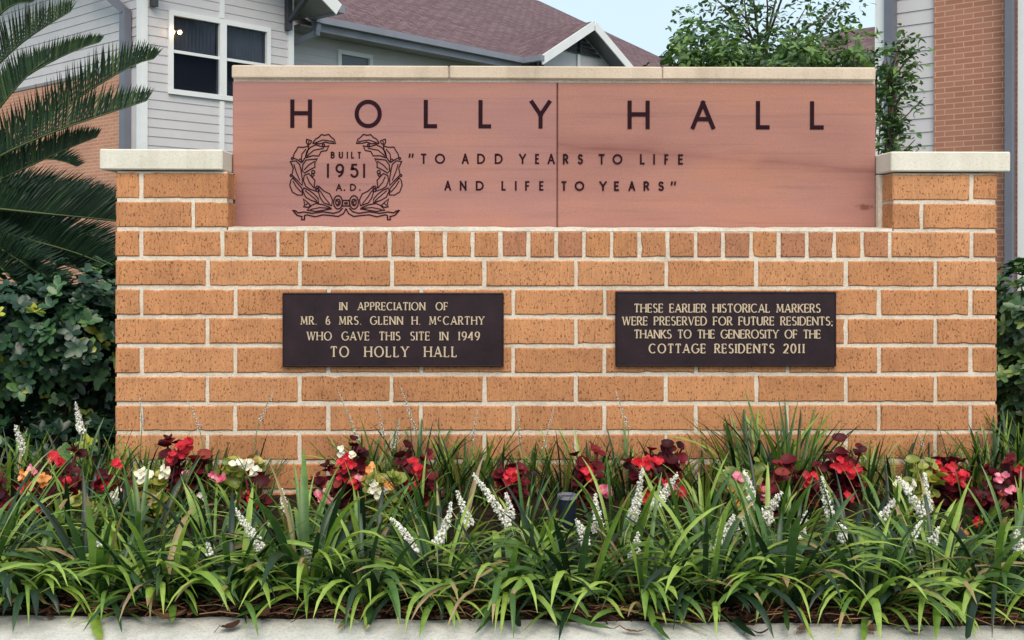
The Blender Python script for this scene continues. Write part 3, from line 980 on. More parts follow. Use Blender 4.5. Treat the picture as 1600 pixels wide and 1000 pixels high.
# walls: core, lap siding, brick
mb = MB()
mb.box(.005, wxa+.05, .005, .25, 0, ze+.3); mb.box(wxb-.05, xa-.005, .005, .25, 0, ze+.3)
mb.box(wxa+.05, wxb-.05, .005, .25, 0, wz0+.05); mb.box(wxa+.05, wxb-.05, .005, .25, wz1-.05, ze+.3)
mb.box(.005, .2, .25, WL, 0, ze); mb.box(xa-.2, xa-.005, .25, WL, 0, ze)
mb.build('wall', M['siding'], house)
mb = MB()
siding_y(mb, .06, xa-.05, 0, .9, ze+.9, .152, -1, [(wxa+.03, wxb-.03, wz0+.03, wz1-.03)])
mb.build('siding', M['siding'], house)
mb = MB()
siding_x(mb, 0, .1, WL, zb, ze+1.4, .152)
o = mb.build('siding', M['siding'], house); o['label'] = 'siding above brick on the side wall'
mb = MB(); mb.box(-.035, .004, .32, WL, 0, zb-.06); mb.build('brick_facing', M['farbrick_y'], house)
mb = MB(); mb.box(-.05, 0, .12, WL, zb-.06, zb-.002); mb.build('brick_sill', M['soffit'], house)
mb = MB(); mb.box(-.03, .004, .14, .315, 0, zb-.065); mb.build('grey_panel', M['siding'], house)
# corner boards
for a, b in ((-.045, .075), (xa-.085, xa+.03)):
    m = MB(); m.box(a, b, -.045, .1, 0, ze+.5); m.build('corner_board', M['white_paint'], house)
cbx = B.on_y(345.5, 200, 0).x
m = MB(); m.box(cbx-.045, cbx+.045, -.036, -.004, .9, wz0-.02); m.build('trim_board', M['white_paint'], house)
m = MB(); m.box(cbx-.045, cbx+.045, -.036, -.004, wz1+.02, ze+.8); m.build('trim_board', M['white_paint'], house)
# downspout on the side wall by the corner, elbow up to the gutter
dy = B.on_x(197, 150, -.08).y
m = MB()
m.box(-.16, -.036, dy-.085, dy+.085, 0.1, B.on_x(197, 14, -.1).z)
zz = B.on_x(197, 14, -.1).z
m.bar((-.1, dy, zz-.03), (-.48, dy+.95, zz+.8), .13, .11)
m.build('downspout', M['grey_metal'], house)
# roof of the near block: gable towards the viewer
pit = math.tan(R(33))
xm = xa/2
ov, rk = .5, .75
def gable_roof(x0, x1, y0, y1, zeave, ov, pit, th, name='roof'):
    xm = (x0+x1)/2
    zr = zeave + (x1-x0)/2*pit
    m = MB()
    m.slab([(x0-ov, y0, zeave-ov*pit), (xm, y0, zr), (xm, y1, zr), (x0-ov, y1, zeave-ov*pit)], th)
    m.slab([(xm, y0, zr), (x1+ov, y0, zeave-ov*pit), (x1+ov, y1, zeave-ov*pit), (xm, y1, zr)], th)
    return m, zr
zeR = B.on_y(512, 20, -rk).z + .2               # right eave, top of the rake
xr = .9
zr = zeR + (xa+ov-xr)*pit
zeL = zr - (xr+ov)*pit
m = MB()
m.slab([(-ov, -rk, zeL), (xr, -rk, zr), (xr, WL, zr), (-ov, WL, zeL)][::-1], .12)
m.slab([(xr, -rk, zr), (xa+ov, -rk, zeR), (xa+ov, WL, zeR), (xr, WL, zr)][::-1], .12)
rf = m.build('roof', [M['shingle'], M['soffit']], house)
m = MB()
for xe, z_ in ((-ov, zeL), (xa+ov, zeR)):
    m.bar((xe, -rk-.012, z_-.1), (xr, -rk-.012, zr-.1), .024, .24)
m.build('rake_board', M['white_paint'], rf)
m = MB()
m.add([(0, -.002, wz1+.1), (xa, -.002, wz1+.1), (xa, -.002, zeR+ov*pit-.15), (xr, -.002, zr-.15), (0, -.002, zr-xr*pit-.15)], [(0,1,2,3,4)])
m.add([(0, .2, ze-.5), (0, WL, ze-.5), (0, WL, zr-xr*pit-.15), (0, .2, zr-xr*pit-.15)], [(3,2,1,0)])
m.build('gable_wall', M['siding'], house)
m = MB()
m.box(-ov-.14, -ov-.01, -rk, WL, zeL-.15, zeL-.01)
m.box(xa+ov+.01, xa+ov+.14, -rk-.02, .15, zeR-.15, zeR-.01)
m.build('gutter', M['gutter'], rf)
for bx in (.17, xa-.12):                        # dark knee braces below the rake
    m = MB(); m.box(bx-.05, bx+.05, -.13, -.024, (B.on_y(452, 48, -.05).z if bx > 1 else B.on_y(230, 9, -.05).z), ze+.45)
    m.bar((bx, -.1, ze+.05), (bx, -.62, ze+.42), .08, .08)
    m.build('bracket', M['dark_trim'], house)
# double window
def window(x0, x1, z0, z1, y, parent, panes=2, curtain=True, lamp=False, fw=.085):
    g = bpy.data.objects.new('window', None)
    m = MB()
    m.box(x0, x1, y-.05, y+.06, z1-fw, z1); m.box(x0, x1, y-.055, y+.06, z0, z0+fw)
    m.box(x0, x0+fw, y-.05, y+.06, z0+fw, z1-fw); m.box(x1-fw, x1, y-.05, y+.06, z0+fw, z1-fw)
    xs = []
    if panes == 2:
        xc = x0 + (x1-x0)*.513
        m.box(xc-fw*.8, xc+fw*.8, y-.05, y+.06, z0+fw, z1-fw)
        xs = [(x0+fw, xc-fw*.8), (xc+fw*.8, x1-fw)]
    else: xs = [(x0+fw, x1-fw)]
    wf = m.build('window', M['white_paint'], parent)
    zm = z0 + (z1-z0)*.515
    for a, b in xs:
        m = MB(); m.box(a, b, y-.02, y+.03, zm-.025, zm+.025); m.build('sash_rail', M['white_paint'], wf)
        m = MB(); m.box(a, b, y+.0, y+.006, z0+fw, zm-.025); m.box(a, b, y+.012, y+.018, zm+.025, z1-fw)
        m.build('pane', M['glass'], wf)
        if curtain:
            m = MB()
            nn = 60
            vs = []
            for i in range(nn+1):
                xx = a + (b-a)*i/nn
                yy = y + .10 + .015*math.sin(i*1.3) + .006*math.sin(i*.47)
                vs += [(xx, yy, zm-.01), (xx, yy, z1-fw+.02)]
            m.add(vs, [(i*2, i*2+2, i*2+3, i*2+1) for i in range(nn)])
            m.build('curtain', M['curtain'], wf)
    m = MB(); m.add([(x0-.3,y+.9,z0-.3),(x1+.3,y+.9,z0-.3),(x1+.3,y+.9,z1+.3),(x0-.3,y+.9,z1+.3)], [(0,1,2,3)])
    m.box(x0-.3, x1+.3, y+.26, y+.9, z0-.31, z0-.3); m.box(x0-.3, x1+.3, y+.26, y+.9, z1+.3, z1+.31)
    m.build('dark_room', M['room'], wf)
    return wf
wf = window(wxa, wxb, wz0, wz1, 0, house)
m = MB()
for px_, py_ in ((270, 50), (281, 50.5)):
    p = B.on_y(px_, py_, -.085)
    m.blob(p, .035, 8, 6)
# glowing dots added for the warm lamp reflections in the window, on a bar
p = B.on_y(275.5, 45, -.085)
bl = m.build('pane_glint', M['pane_glow'], wf)
m = MB(); q0, q1 = B.on_y(269, 48, -.06), B.on_y(282, 48.5, -.06)
m.bar(q0, q1, .02, .02); m.bar((q0.x, -.03, q0.z), q0, .02, .02, (1,0,0)); m.build('glint_bar', M['dark_trim'], wf)

# wing with the long gutter
YWG, YGU = .8, .18
g0, g1 = B.on_y(490, 33, YGU), B.on_y(815, 94, YGU)
zg = (g0.z + g1.z)/2 + .0
yb = YGU
for k in range(200):                            # where the short return gutter meets the gable's eave
    if B.on_y(845, 90, YGU - k*.02).x <= g1.x: yb = YGU - k*.02; break
G1, GA, G2 = B.on_y(845, 88, yb), B.on_y(928, 33, yb), B.on_y(998, 104, yb)
pw = math.tan(R(27))
rd = B.on_plane(950, 30, (0, YGU, zg+.06), (0, -pw, 1))
print('HOUSE xa', xa, 'ze', ze, 'zb', zb, 'zg', g0.z, g1.z, 'yb', yb, 'G', G1, GA, G2, 'ridge', rd)
xw1 = 22.0
m = MB(); m.box(xa-.1, xw1, YWG+.005, YWG+.25, 0, zg+.2); o = m.build('wall', M['siding'], house); o['label'] = 'rear wing wall under the long gutter'
sw = [B.on_y(526, 80, YWG), B.on_y(580, 88, YWG)]
swz = B.on_y(526, 77, YWG).z
m = MB(); siding_y(m, xa, g1.x+.2, YWG, .9, zg+.15, .152, -1, [(sw[0].x+.02, sw[1].x-.02, swz-1.3, swz-.03)]); m.build('siding', M['siding'], house)
window(sw[0].x, sw[1].x, swz-1.35, swz, YWG-.01, house, 1, True)
m = MB()
m.slab([(g0.x-.05, YGU, zg+.06), (g0.x-.05, rd.y, rd.z), (xw1, rd.y, rd.z), (xw1, YGU, zg+.06)][::-1], .12)
m.slab([(g0.x-.05, rd.y, rd.z), (g0.x-.05, rd.y*2-YGU, zg+.06), (xw1, rd.y*2-YGU, zg+.06), (xw1, rd.y, rd.z)][::-1], .12)
rf2 = m.build('roof', [M['shingle'], M['soffit']], house); rf2['label'] = 'long mauve shingle roof of the rear wing'
m = MB(); m.box(g0.x-.3, g1.x+.3, YGU+.02, YWG, zg-.16, zg-.12); m.build('soffit', M['soffit'], rf2)
m = MB(); m.box(g0.x-.02, g1.x, YGU-.12, YGU+.02, zg-.06, zg+.07); m.box(g0.x-.02, g1.x, YGU+.0, YGU+.03, zg-.2, zg-.06); m.build('gutter', M['gutter'], rf2)
m = MB(); m.box(g1.x-.07, g1.x+.07, yb-.05, YGU-.12, zg-.06, zg+.07); m.build('gutter', M['gutter'], rf2)
m = MB()
m.bar((g0.x+.08, YGU-.03, zg-.04), (g0.x+.03, YGU-.03, zg-.3), .1, .1, (0,1,0))
m.bar((g0.x+.05, YGU-.03, zg-.25), (xa+.12, YWG-.1, zg-.62), .1, .1); m.bar((xa+.12, YWG-.1, zg-.58), (xa+.12, YWG-.1, .3), .1, .1, (0,1,0))
m.build('downspout', M['gutter'], house)
m = MB(); m.box(g1.x-.12, g1.x+.02, YWG-.16, YWG-.04, .2, zg-.1); m.build('downspout', M['gutter'], house)
# projecting gable bay
half = (G2.x - G1.x)/2
ax = GA.x
zeG = min(G1.z, G2.z + .0); gw = ax - G1.x
pg = (GA.z - G1.z)/gw
wy = yb + .5                                    # face of the bay behind the rake overhang
m = MB()
m.slab([(ax-gw, yb, GA.z-gw*pg), (ax, yb, GA.z), (ax, rd.y, GA.z), (ax-gw, rd.y, GA.z-gw*pg)], .1)
m.slab([(ax, yb, GA.z), (ax+gw, yb, GA.z-gw*pg), (ax+gw, rd.y, GA.z-gw*pg), (ax, rd.y, GA.z)], .1)
rf3 = m.build('roof', [M['shingle'], M['soffit']], house); rf3['label'] = 'small projecting gable roof'
m = MB()
for s in (-1, 1):
    m.bar((ax+s*gw*1.0, yb-.015, GA.z-gw*pg-.1), (ax, yb-.015, GA.z-.1), .03, .2)
m.build('rake_board', M['white_paint'], rf3)
m = MB()
for s in (-1, 1):
    m.slab([(ax, yb+.02, GA.z-.105), (ax+s*(gw-.02), yb+.02, GA.z-.105-(gw-.02)*pg), (ax+s*(gw-.02), wy, GA.z-.105-(gw-.02)*pg), (ax, wy, GA.z-.105)], .02)
m.build('soffit', [M['grey_metal'], M['grey_metal']], rf3)
m = MB()
bx0, bx1 = ax-gw+.45, ax+gw-.45
m.box(bx0, bx1, wy+.004, YWG, 0, GA.z-gw*pg)
m.add([(bx0, wy+.004, GA.z-gw*pg), (bx1, wy+.004, GA.z-gw*pg), (bx1, wy+.004, GA.z-.12-(bx1-ax)*pg), (ax, wy+.004, GA.z-.12), (bx0, wy+.004, GA.z-.12-(ax-bx0)*pg)], [(0,1,2,3,4)])
o = m.build('wall', M['siding'], house); o['label'] = 'front wall of the small gable bay'
m = MB(); siding_y(m, bx0, bx1, wy, GA.z-gw*pg-2.5, GA.z-gw*pg+.08, .152); m.build('siding', M['siding'], house)
m = MB()                                        # dark louvre in the gable
zl0 = B.on_y(905, 84, wy).z
k = 0
z = zl0
while z < GA.z - .25:
    hw = (GA.z-.22 - z)/pg
    m.add([(ax-hw, wy-.05, z), (ax+hw, wy-.05, z), (ax+hw-.04, wy-.012, z+.085), (ax-hw+.04, wy-.012, z+.085)], [(0,1,2,3)])
    m.bar((ax-hw, wy-.045, z), (ax+hw, wy-.045, z), .018, .018)
    z += .105
m.bar((ax, wy-.055, zl0), (ax, wy-.055, GA.z-.3), .05, .11, (0,1,0))
m.build('louvre', M['dark_trim'], house)
m = MB(); m.box(ax-.05, ax+.05, wy-.05, wy-.02, 1, zl0-.03); m.build('trim_board', M['white_paint'], house)
for s in (-1, 1):
    m = MB(); m.bar((ax+s*(gw-.38), wy-.05, GA.z-gw*pg-.55), (ax+s*(gw-.2), yb+.1, GA.z-gw*pg-.02), .09, .09)
    m.bar((ax+s*(gw-.38), wy-.06, GA.z-gw*pg-.8), (ax+s*(gw-.38), wy-.06, GA.z-gw*pg+.02), .09, .09, (0,1,0))
    m.build('bracket', M['dark_trim'], house)

# house on the right: wall runs along local Y, facing -X
N0 = P(1600, 200, 11.4)
A2 = R(48.0)
H2 = Local(N0, A2)
h2 = thing('brick_house', 'two storey house corner with red brick panel, grey siding and grey downspout', 'house', (N0.x, N0.y, 0), A2)
yC = H2.on_x(1378.5, 100, 0).y
yS = H2.on_x(1461.5, 100, 0).y
yD0, yD1 = H2.on_x(1592.5, 100, 0).y, H2.on_x(1577.5, 100, 0).y
yB = H2.on_x(1400, 100, 0).y
print('HOUSE2', yC, yS, yD0, yD1, yB)
HT = 6.2
m = MB(); m.box(.006, .25, -3.0, yC-.01, 0, HT); m.box(.25, 6, yC-.25, yC-.01, 0, HT); m.build('wall', M['siding'], h2)
m = MB(); siding_x(m, 0, yS, yC-.05, .5, HT, .152); m.build('siding', M['siding'], h2)
m = MB(); m.box(-.05, .004, yD0-.3, yS, 0, HT-.2); m.build('brick_facing', M['farbrick_red'], h2)
m = MB(); m.box(-.09, .0, yC-.06, yC+.05, 0, HT); m.build('corner_board', M['white_paint'], h2)
m = MB(); m.box(-.14, -.023, yB-.02, yC-.075, .1, HT); m.build('downspout', M['grey_metal'], h2)
m = MB(); m.box(-.17, -.052, yD0+.02, yD1-.0, .1, HT); m.build('downspout', M['grey_metal'], h2)
m = MB(); m.box(-.07, .0, yD0-2.5, yD0-.005, 0, HT); o = m.build('trim_panel', M['white_paint'], h2)
m = MB()
m.slab([(-.6, -3.4, HT-.1), (3.2, -3.4, HT+2.2), (3.2, yC+.5, HT+2.2), (-.6, yC+.5, HT-.1)][::-1], .14)
m.slab([(3.2, -3.4, HT+2.2), (7, -3.4, HT-.1), (7, yC+.5, HT-.1), (3.2, yC+.5, HT+2.2)][::-1], .14)
m.build('roof', [M['shingle'], M['soffit']], h2)

# distant house: a mauve roof beyond the tree
N3 = P(1372, 90, 30.0)
H3 = Local(N3, R(48.0))
h3 = thing('distant_house', 'far house with mauve roof behind the tree, beside the white corner board', 'house', (N3.x, N3.y, 0), R(48.0))
zE = H3.on_x(1360, 88, 0).z
r3 = H3.on_plane(1372, 41, (0, 0, zE+.1), (-math.tan(R(27)), 0, 1))
print('H3', zE, r3)
m = MB(); m.box(.6, 9, -3, 1.9, 0, zE-.1); m.build('wall', M['siding'], h3)
m = MB()
m.slab([(0, -4, zE+.1), (r3.x, -4, r3.z), (r3.x, 2.4, r3.z), (0, 2.4, zE+.1)][::-1], .14)
m.slab([(r3.x, -4, r3.z), (2*r3.x, -4, zE+.1), (2*r3.x, 2.4, zE+.1), (r3.x, 2.4, r3.z)][::-1], .14)
m.build('roof', [M['shingle'], M['soffit']], h3)
m = MB(); m.box(-.14, .0, -4, 2.4, zE-.08, zE+.08); m.build('gutter', M['gutter'], h3)

# ------------------------------------------------------------------ foliage builders
def leaf(mb, base, d, up, ln, wd, rnd, fold=.25, curl=.15, tipw=0.0):
    """oval leaf of four quads along direction d"""
    d = d.normalized()
    s = d.cross(up)
    if s.length < 1e-4: s = d.cross(Vector((1,0,0)))
    s.normalize()
    n = s.cross(d).normalized()
    pts = []
    for t, wk in ((0, .12), (.3, .85), (.62, .95), (1.0, tipw)):
        c = base + d*(ln*t) - n*(curl*ln*t*t)
        pts.append((c, wk*wd*.5))
    vs = []
    for c, h in pts:
        vs += [c - s*h + n*(h*fold), c, c + s*h + n*(h*fold)]
    fs = []
    for i in range(3):
        a = i*3
        fs += [(a, a+1, a+4, a+3), (a+1, a+2, a+5, a+4)]
    mb.add(vs, fs, rnd)

def rv():
    while True:
        v = Vector((random.uniform(-1,1), random.uniform(-1,1), random.uniform(-1,1)))
        if .05 < v.length < 1: return v

def shrub(name, label, cat, base, lobes, leafmat, nwh, ln, wd, per=5, group=None, bright=.12, stems=6, shell=.55, blunt=0.0):
    """lobes: (offset, radii) ellipsoids filled with whorls of leaves"""
    t = thing(name, label, cat, base, 0, group)
    m = MB()
    wts = [r[0]*r[1]*r[2] for _, r in lobes]
    for _ in range(nwh):
        c, r = random.choices(lobes, wts)[0]
        v = rv().normalized() * (1 - (1-shell)*random.random()**1.6)
        p = Vector(c) + Vector((v.x*r[0], v.y*r[1], v.z*r[2])) * random.uniform(.88, 1.08)
        if p.z < .03: continue
        out = Vector((v.x/r[0], v.y/r[1], v.z/r[2])).normalized()
        ax = (out + Vector((0,0,.7)) + rv()*.55).normalized()
        q = ax.to_track_quat('Z', 'Y')
        a0 = random.uniform(0, 6.28)
        k = random.random()
        base_r = .93 + .07*random.random() if k < bright*.25 else random.uniform(.6, .95) if k < bright else random.uniform(.0, .85)
        for i in range(per):
            a = a0 + i*6.283/per + random.uniform(-.25, .25)
            el = random.uniform(.15, .75)
            d = q @ Vector((math.cos(a)*math.cos(el), math.sin(a)*math.cos(el), math.sin(el)))
            leaf(m, p, d, ax, ln*random.uniform(.7, 1.15), wd*random.uniform(.75, 1.15), min(1, max(0, base_r + random.uniform(-.12, .1))), .2, random.uniform(0, .35), blunt)
    m.build('foliage', leafmat, t, True)
    m = MB()
    for i in range(stems):
        c, r = random.choice(lobes)
        tip = Vector(c) + Vector((rv().x*r[0]*.6, rv().y*r[1]*.6, r[2]*random.uniform(.2, .7)))
        b0 = Vector((random.uniform(-.08,.08), random.uniform(-.08,.08), -.03))
        mid = b0.lerp(tip, .5) + rv()*.06
        m.tube([b0, mid, tip], [.012, .009, .004], 5)
    m.build('stems', M['bark'], t, True)
    return t

# ------------------------------------------------------------------ cycad (sago palm) on the left
random.seed(21)
cyY = 4.75
cc = P(-95, 318, cyY)
palm = thing('sago_palm', 'dark green sago palm with feathery fronds left of the brick pier', 'palm', (cc.x, cc.y, 0))
co = Vector((cc.x, cc.y, 0))
m = MB()
m.tube([(0,0,-.05), (.01,0,.3), (0,.01,cc.z-.02)], [.14, .15, .12], 12)
for i in range(90):                              # old leaf bases on the trunk
    a = i*2.4; z = .02 + (cc.z-.06)*i/90
    d = Vector((math.cos(a), math.sin(a), .5))
    m.bar(Vector((0,0,z)) + d*.10, Vector((0,0,z)) + d*.19, .035, .022)
m.build('trunk', M['bark'], palm)
def frond(pts, ll, nl, spread=.9, sag=0.15, bright=0.0, vup=.8):
    """pts: three or four points of the rachis; ll leaflet length"""
    pts = [Vector(p) for p in pts]
    def bez(t):
        q = pts[:]
        while len(q) > 1: q = [a.lerp(b, t) for a, b in zip(q[:-1], q[1:])]
        return q[0]
    m = MB()
    path = [bez(i/14) for i in range(15)]
    m2 = MB(); m2.tube(path, [.0075*(1-.75*i/14) for i in range(15)], 5)
    for i in range(nl):
        t = .10 + .90*i/(nl-1)
        p = bez(t); d = (bez(min(1, t+.02)) - bez(max(0, t-.02))).normalized()
        s = d.cross(Vector((0,0,1))).normalized(); n = s.cross(d).normalized()
        env = min(1, .45 + 2.2*(t-.1)) * (1 if t < .7 else 1 - .62*((t-.7)/.3)**1.4)
        for sg in (-1, 1):
            L_ = ll*env*random.uniform(.9, 1.06)
            dd = (s*sg*spread*(.62) + n*vup + d*(.55 + .55*t)).normalized()
            dd = (dd + rv()*.07).normalized()
            a = p; tip = p + dd*L_ - Vector((0,0,sag*L_*.35))
            mid = p + dd*(L_*.5) + Vector((0,0,sag*L_*.1))
            ws_ = d*(.0044 + .0016*random.random())
            nn = dd.cross(d).normalized()*.0015
            m.add([a - ws_*.7, a + ws_*.7, mid + ws_, mid - ws_, tip, mid + nn], [(0,1,5), (0,5,3), (1,2,5), (3,5,4), (5,2,4)],
                  min(1, max(0, random.gauss(.50 + bright, .24))))
    fo = m2.build('frond', M['rachis'], palm, True)
    m.build('leaflets', M['cycad'], fo)
def FP(px, py, Y): return P(px, py, Y) - co
ctr = Vector((0, 0, cc.z))
specs = [  # (control pixels with depth) ... tip, leaflet length
 ([(-60,120,4.7),(20,70,4.55),(110,18,4.4)], .15, 0.12),
 ([(-70,20,4.75),(-20,-10,4.7),(60,-30,4.6)], .15, 0.1),
 ([(-70,180,4.7),(0,140,4.5),(90,82,4.6),(155,66,4.6)], .10, 0.1),
 ([(-50,280,4.75),(20,210,4.75),(140,150,4.7),(190,98,4.65),(240,92,4.6)], .16, 0.0),
 ([(-50,260,4.6),(40,215,4.45),(130,190,4.35),(228,158,4.3)], .165, -.05),
 ([(-40,300,4.6),(40,265,4.6),(90,235,4.5),(150,215,4.5)], .12, -.12),
 ([(-40,330,4.8),(60,335,4.85),(150,335,4.9),(260,360,5.0)], .21, -.2),
 ([(-40,360,4.7),(40,375,4.65),(120,385,4.6),(185,425,4.55)], .17, -.22),
 ([(-40,345,4.9),(40,350,5.1),(140,370,5.2),(240,420,5.3)], .17, -.2),
 ([(-40,370,4.5),(20,400,4.4),(60,420,4.35),(110,470,4.3)], .14, -.2),
 ([(-50,320,4.5),(30,330,4.5),(110,338,4.6),(190,345,4.7)], .20, -.22),
 ([(-50,350,5.1),(30,330,5.2),(120,330,5.3),(230,350,5.4)], .22, -.22),
 ([(-40,380,4.8),(30,395,4.8),(110,410,4.9),(200,450,5.0)], .20, -.25),
 ([(-40,390,4.5),(0,420,4.5),(40,440,4.4),(70,500,4.4)], .16, -.2),
 ([(-40,300,5.2),(20,290,5.3),(110,300,5.4),(200,330,5.5)], .16, -.2),
 ([(-40,360,5.3),(40,390,5.4),(120,420,5.4),(230,440,5.5)], .22, -.25),
 ([(-40,60,4.5),(-20,20,4.5),(20,0,4.4),(48,4,4.35)], .14, 0.05),
 ([(-60,330,5.0),(-20,250,5.3),(60,230,5.5),(120,260,5.7)], .15, -.1),
 ([(-70,250,4.6),(-20,200,4.5),(20,130,4.4),(70,95,4.35)], .15, 0.05),
]
for cp, ll, br in specs:
    frond([ctr] + [FP(*q) for q in cp], ll*1.12, 96, .75, .1, br, 1.15)
for i in range(16):                              # the fronds on the far and left side
    a = R(95 + i*12.5)
    el = random.uniform(.15, 1.0)
    ln = random.uniform(.75, 1.0)
    d = Vector((math.cos(a)*math.cos(el), math.sin(a)*math.cos(el), math.sin(el)))
    frond([ctr, ctr + d*ln*.5, ctr + d*ln*.95 + Vector((0,0,-.05)), ctr + d*ln - Vector((0,0,.22)) + Vector((d.x, d.y, 0))*.12], .14, 60, 1.0, .1, 0)

# ------------------------------------------------------------------ hedge shrubs beside the wall
random.seed(31)
b0 = ground(85, 735)
def lob(px, py, Y, rx, ry, rz, base):
    p = P(px, py, Y); return ((p.x-base[0], p.y-base[1], p.z-base[2]), (rx, ry, rz))
hb = Vector((P(85, 600, 4.35).x, 4.35, 0))
shrub('hedge_shrub', 'dark green broad leaved shrub under the sago palm, left of the brick wall', 'shrub', hb,
      [lob(125, 520, 4.35, .25, .28, .29, hb), lob(20, 525, 4.30, .30, .30, .28, hb), lob(170, 480, 4.6, .12, .2, .2, hb), lob(-70, 590, 4.3, .3, .3, .3, hb), lob(165, 600, 4.5, .16, .22, .30, hb), lob(60, 690, 4.35, .42, .24, .16, hb)],
      M['hedge'], 2000, .048, .030, 6, None, .18, 9, .5, .5)
hb = Vector((P(1650, 600, 4.6).x, 4.6, 0))
shrub('hedge_shrub', 'leafy light green shrub at the right end of the brick wall', 'shrub', hb,
      [lob(1610, 490, 4.6, .2, .25, .22, hb), lob(1690, 510, 4.6, .26, .26, .28, hb), lob(1620, 600, 4.6, .26, .26, .28, hb)],
      M['hedge_light'], 1000, .050, .03, 6, None, .3, 8, .5, .5)

# ------------------------------------------------------------------ trees and shrubs behind the sign
random.seed(41)
def tree(name, label, base, trunk, branches, blobs, lmat, nl, ln, wd, group=None):
    t = thing(name, label, 'tree', base, 0, group)
    m = MB(); m.tube(*trunk, 8); m.build('trunk', M['bark'], t, True)
    m = MB()
    for pts, rr in branches: m.tube(pts, rr, 5)
    m.build('branches', M['bark'], t, True)
    m = MB()
    wts = [b[3] for b in blobs]
    for _ in range(nl):
        c, r, dens, _w = random.choices(blobs, wts)[0]
        v = rv()
        p = Vector(c) + Vector((v.x*r[0], v.y*r[1], v.z*r[2]))
        k = min(1, max(0, random.gauss(.48, .25)))
        ax = (Vector((0,0,1)) + rv()*.8).normalized()
        for _k in range(dens):
            d = rv().normalized(); d.z = d.z*.5 - .1
            leaf(m, p + rv()*.03, d, ax, ln*random.uniform(.7, 1.2), wd*random.uniform(.7, 1.2), min(1, max(0, k + random.uniform(-.1, .1))), .2, random.uniform(0, .4))
    m.build('crown', lmat, t, True)
    return t
TY = 9.0
tb = Vector((P(1195, 300, TY).x, TY, 0))
def tp(px, py, Y=TY): return P(px, py, Y) - tb
tips = [(1075,30),(1110,60),(1135,20),(1160,-30),(1195,-60),(1230,-50),(1260,10),(1300,20),(1325,5),(1280,60),(1305,50),(1100,-20),(1250,-100),(1335,-30),(1150,-100)]
br = []
random.seed(44)
fork = tp(1193, 120)
blobs = []
for i, (a, b) in enumerate(tips):
    tip = tp(a, b, TY + random.uniform(-.5, .5))
    st = fork + Vector((random.uniform(-.02,.02), 0, random.uniform(-.5, .35)))
    mid = st.lerp(tip, .5) + Vector((random.uniform(-.08,.08), random.uniform(-.08,.08), .08))
    br.append(([st, mid, tip], [.014, .008, .003]))
    for t in (.4, .55, .75, .92, 1.0):
        c = (st.lerp(mid, t*2) if t < .5 else mid.lerp(tip, t*2-1)) + rv()*.1
        blobs.append((c, (.17,.17,.12), 2, 1.0))
for i in range(14):
    blobs.append((tp(random.uniform(1120, 1270), random.uniform(40, 110), TY + random.uniform(-.4, .4)), (.25,.25,.16), 2, .9))
tree('shade_tree', 'loose leafy tree against the sky behind the stone panel', tb, ([(0,0,-.1), (.02,0,1.2), fork], [.06,.045,.03]), br, blobs, M['tree_leaf'], 1150, .056, .029)

def bush(px, Ytop, Y, wpx, label, lmat, seed, nl):
    random.seed(seed)
    top = P(px, Ytop, Y)
    b = Vector((top.x, Y, 0))
    s = Y/F
    hw = wpx/2*s
    z = top.z
    lobes = []
    for i in range(9):
        lobes.append(((random.uniform(-.85,.85)*hw, random.uniform(-.3,.3), z - random.uniform(.10, .42)), (.26*hw+.08, .24, .2)))
    lobes.append(((0, 0, z-.5), (hw, .35, .22)))
    lobes.append(((0, 0, z-1.1), (hw*.8, .3, .5)))
    return shrub('background_shrub', label, 'shrub', b, lobes, lmat, nl, .055, .026, 4, 'shrubs behind the sign', .2, 10, .35)
bush(1095, 42, 7.6, 90, 'bright green bushy shrub behind the coping, left of the tree', M['bush_leaf'], 51, 1100)
bush(1170, 48, 7.9, 150, 'dark green shrub at the foot of the loose leafy tree', M['tree_leaf'], 52, 1300)
bush(1265, 46, 7.4, 120, 'green shrub behind the coping, right of the tree trunk', M['bush_leaf'], 53, 1300)
bush(1340, 84, 8.4, 60, 'low dark shrub below the far mauve roof', M['hedge'], 54, 400)
bush(1040, 92, 8.0, 40, 'low yellow green shrub tip beside the small gable', M['hedge_light'], 55, 300)

# slender young tree at the panel's right end
random.seed(61)
SY = 5.4
sb = Vector((P(1392, 300, SY).x, SY, 0))
def sp_(px, py, Y=SY): return P(px, py, Y) - sb
br, blobs = [], []
for a, b in ((1415,60),(1432,80),(1405,85),(1438,95),(1385,90),(1425,130),(1400,150),(1432,165),(1388,140),(1410,185),(1430,218),(1385,180),(1398,215),(1436,232),(1380,215),(1415,110),(1383,118)):
    st = sp_(1390, b+55); tip = sp_(a, b, SY+random.uniform(-.12,.12))
    br.append(([st, st.lerp(tip,.5)+Vector((0,0,.02)), tip], [.008,.005,.002]))
    blobs.append((tip, (.048,.06,.05), 3, 1.0)); blobs.append((st.lerp(tip,.6), (.04,.05,.045), 3, .7))
for i in range(12): blobs.append((sp_(random.uniform(1378,1402), random.uniform(120,300)), (.07,.08,.09), 3, 1.0))
tree('young_tree', 'slender leafy sapling by the white corner board above the right pier cap', sb,
     ([(0,0,-.05), sp_(1391,300), sp_(1390,200), sp_(1405,75)], [.022,.016,.011,.004]), br, blobs, M['tree_leaf'], 300, .040, .022)

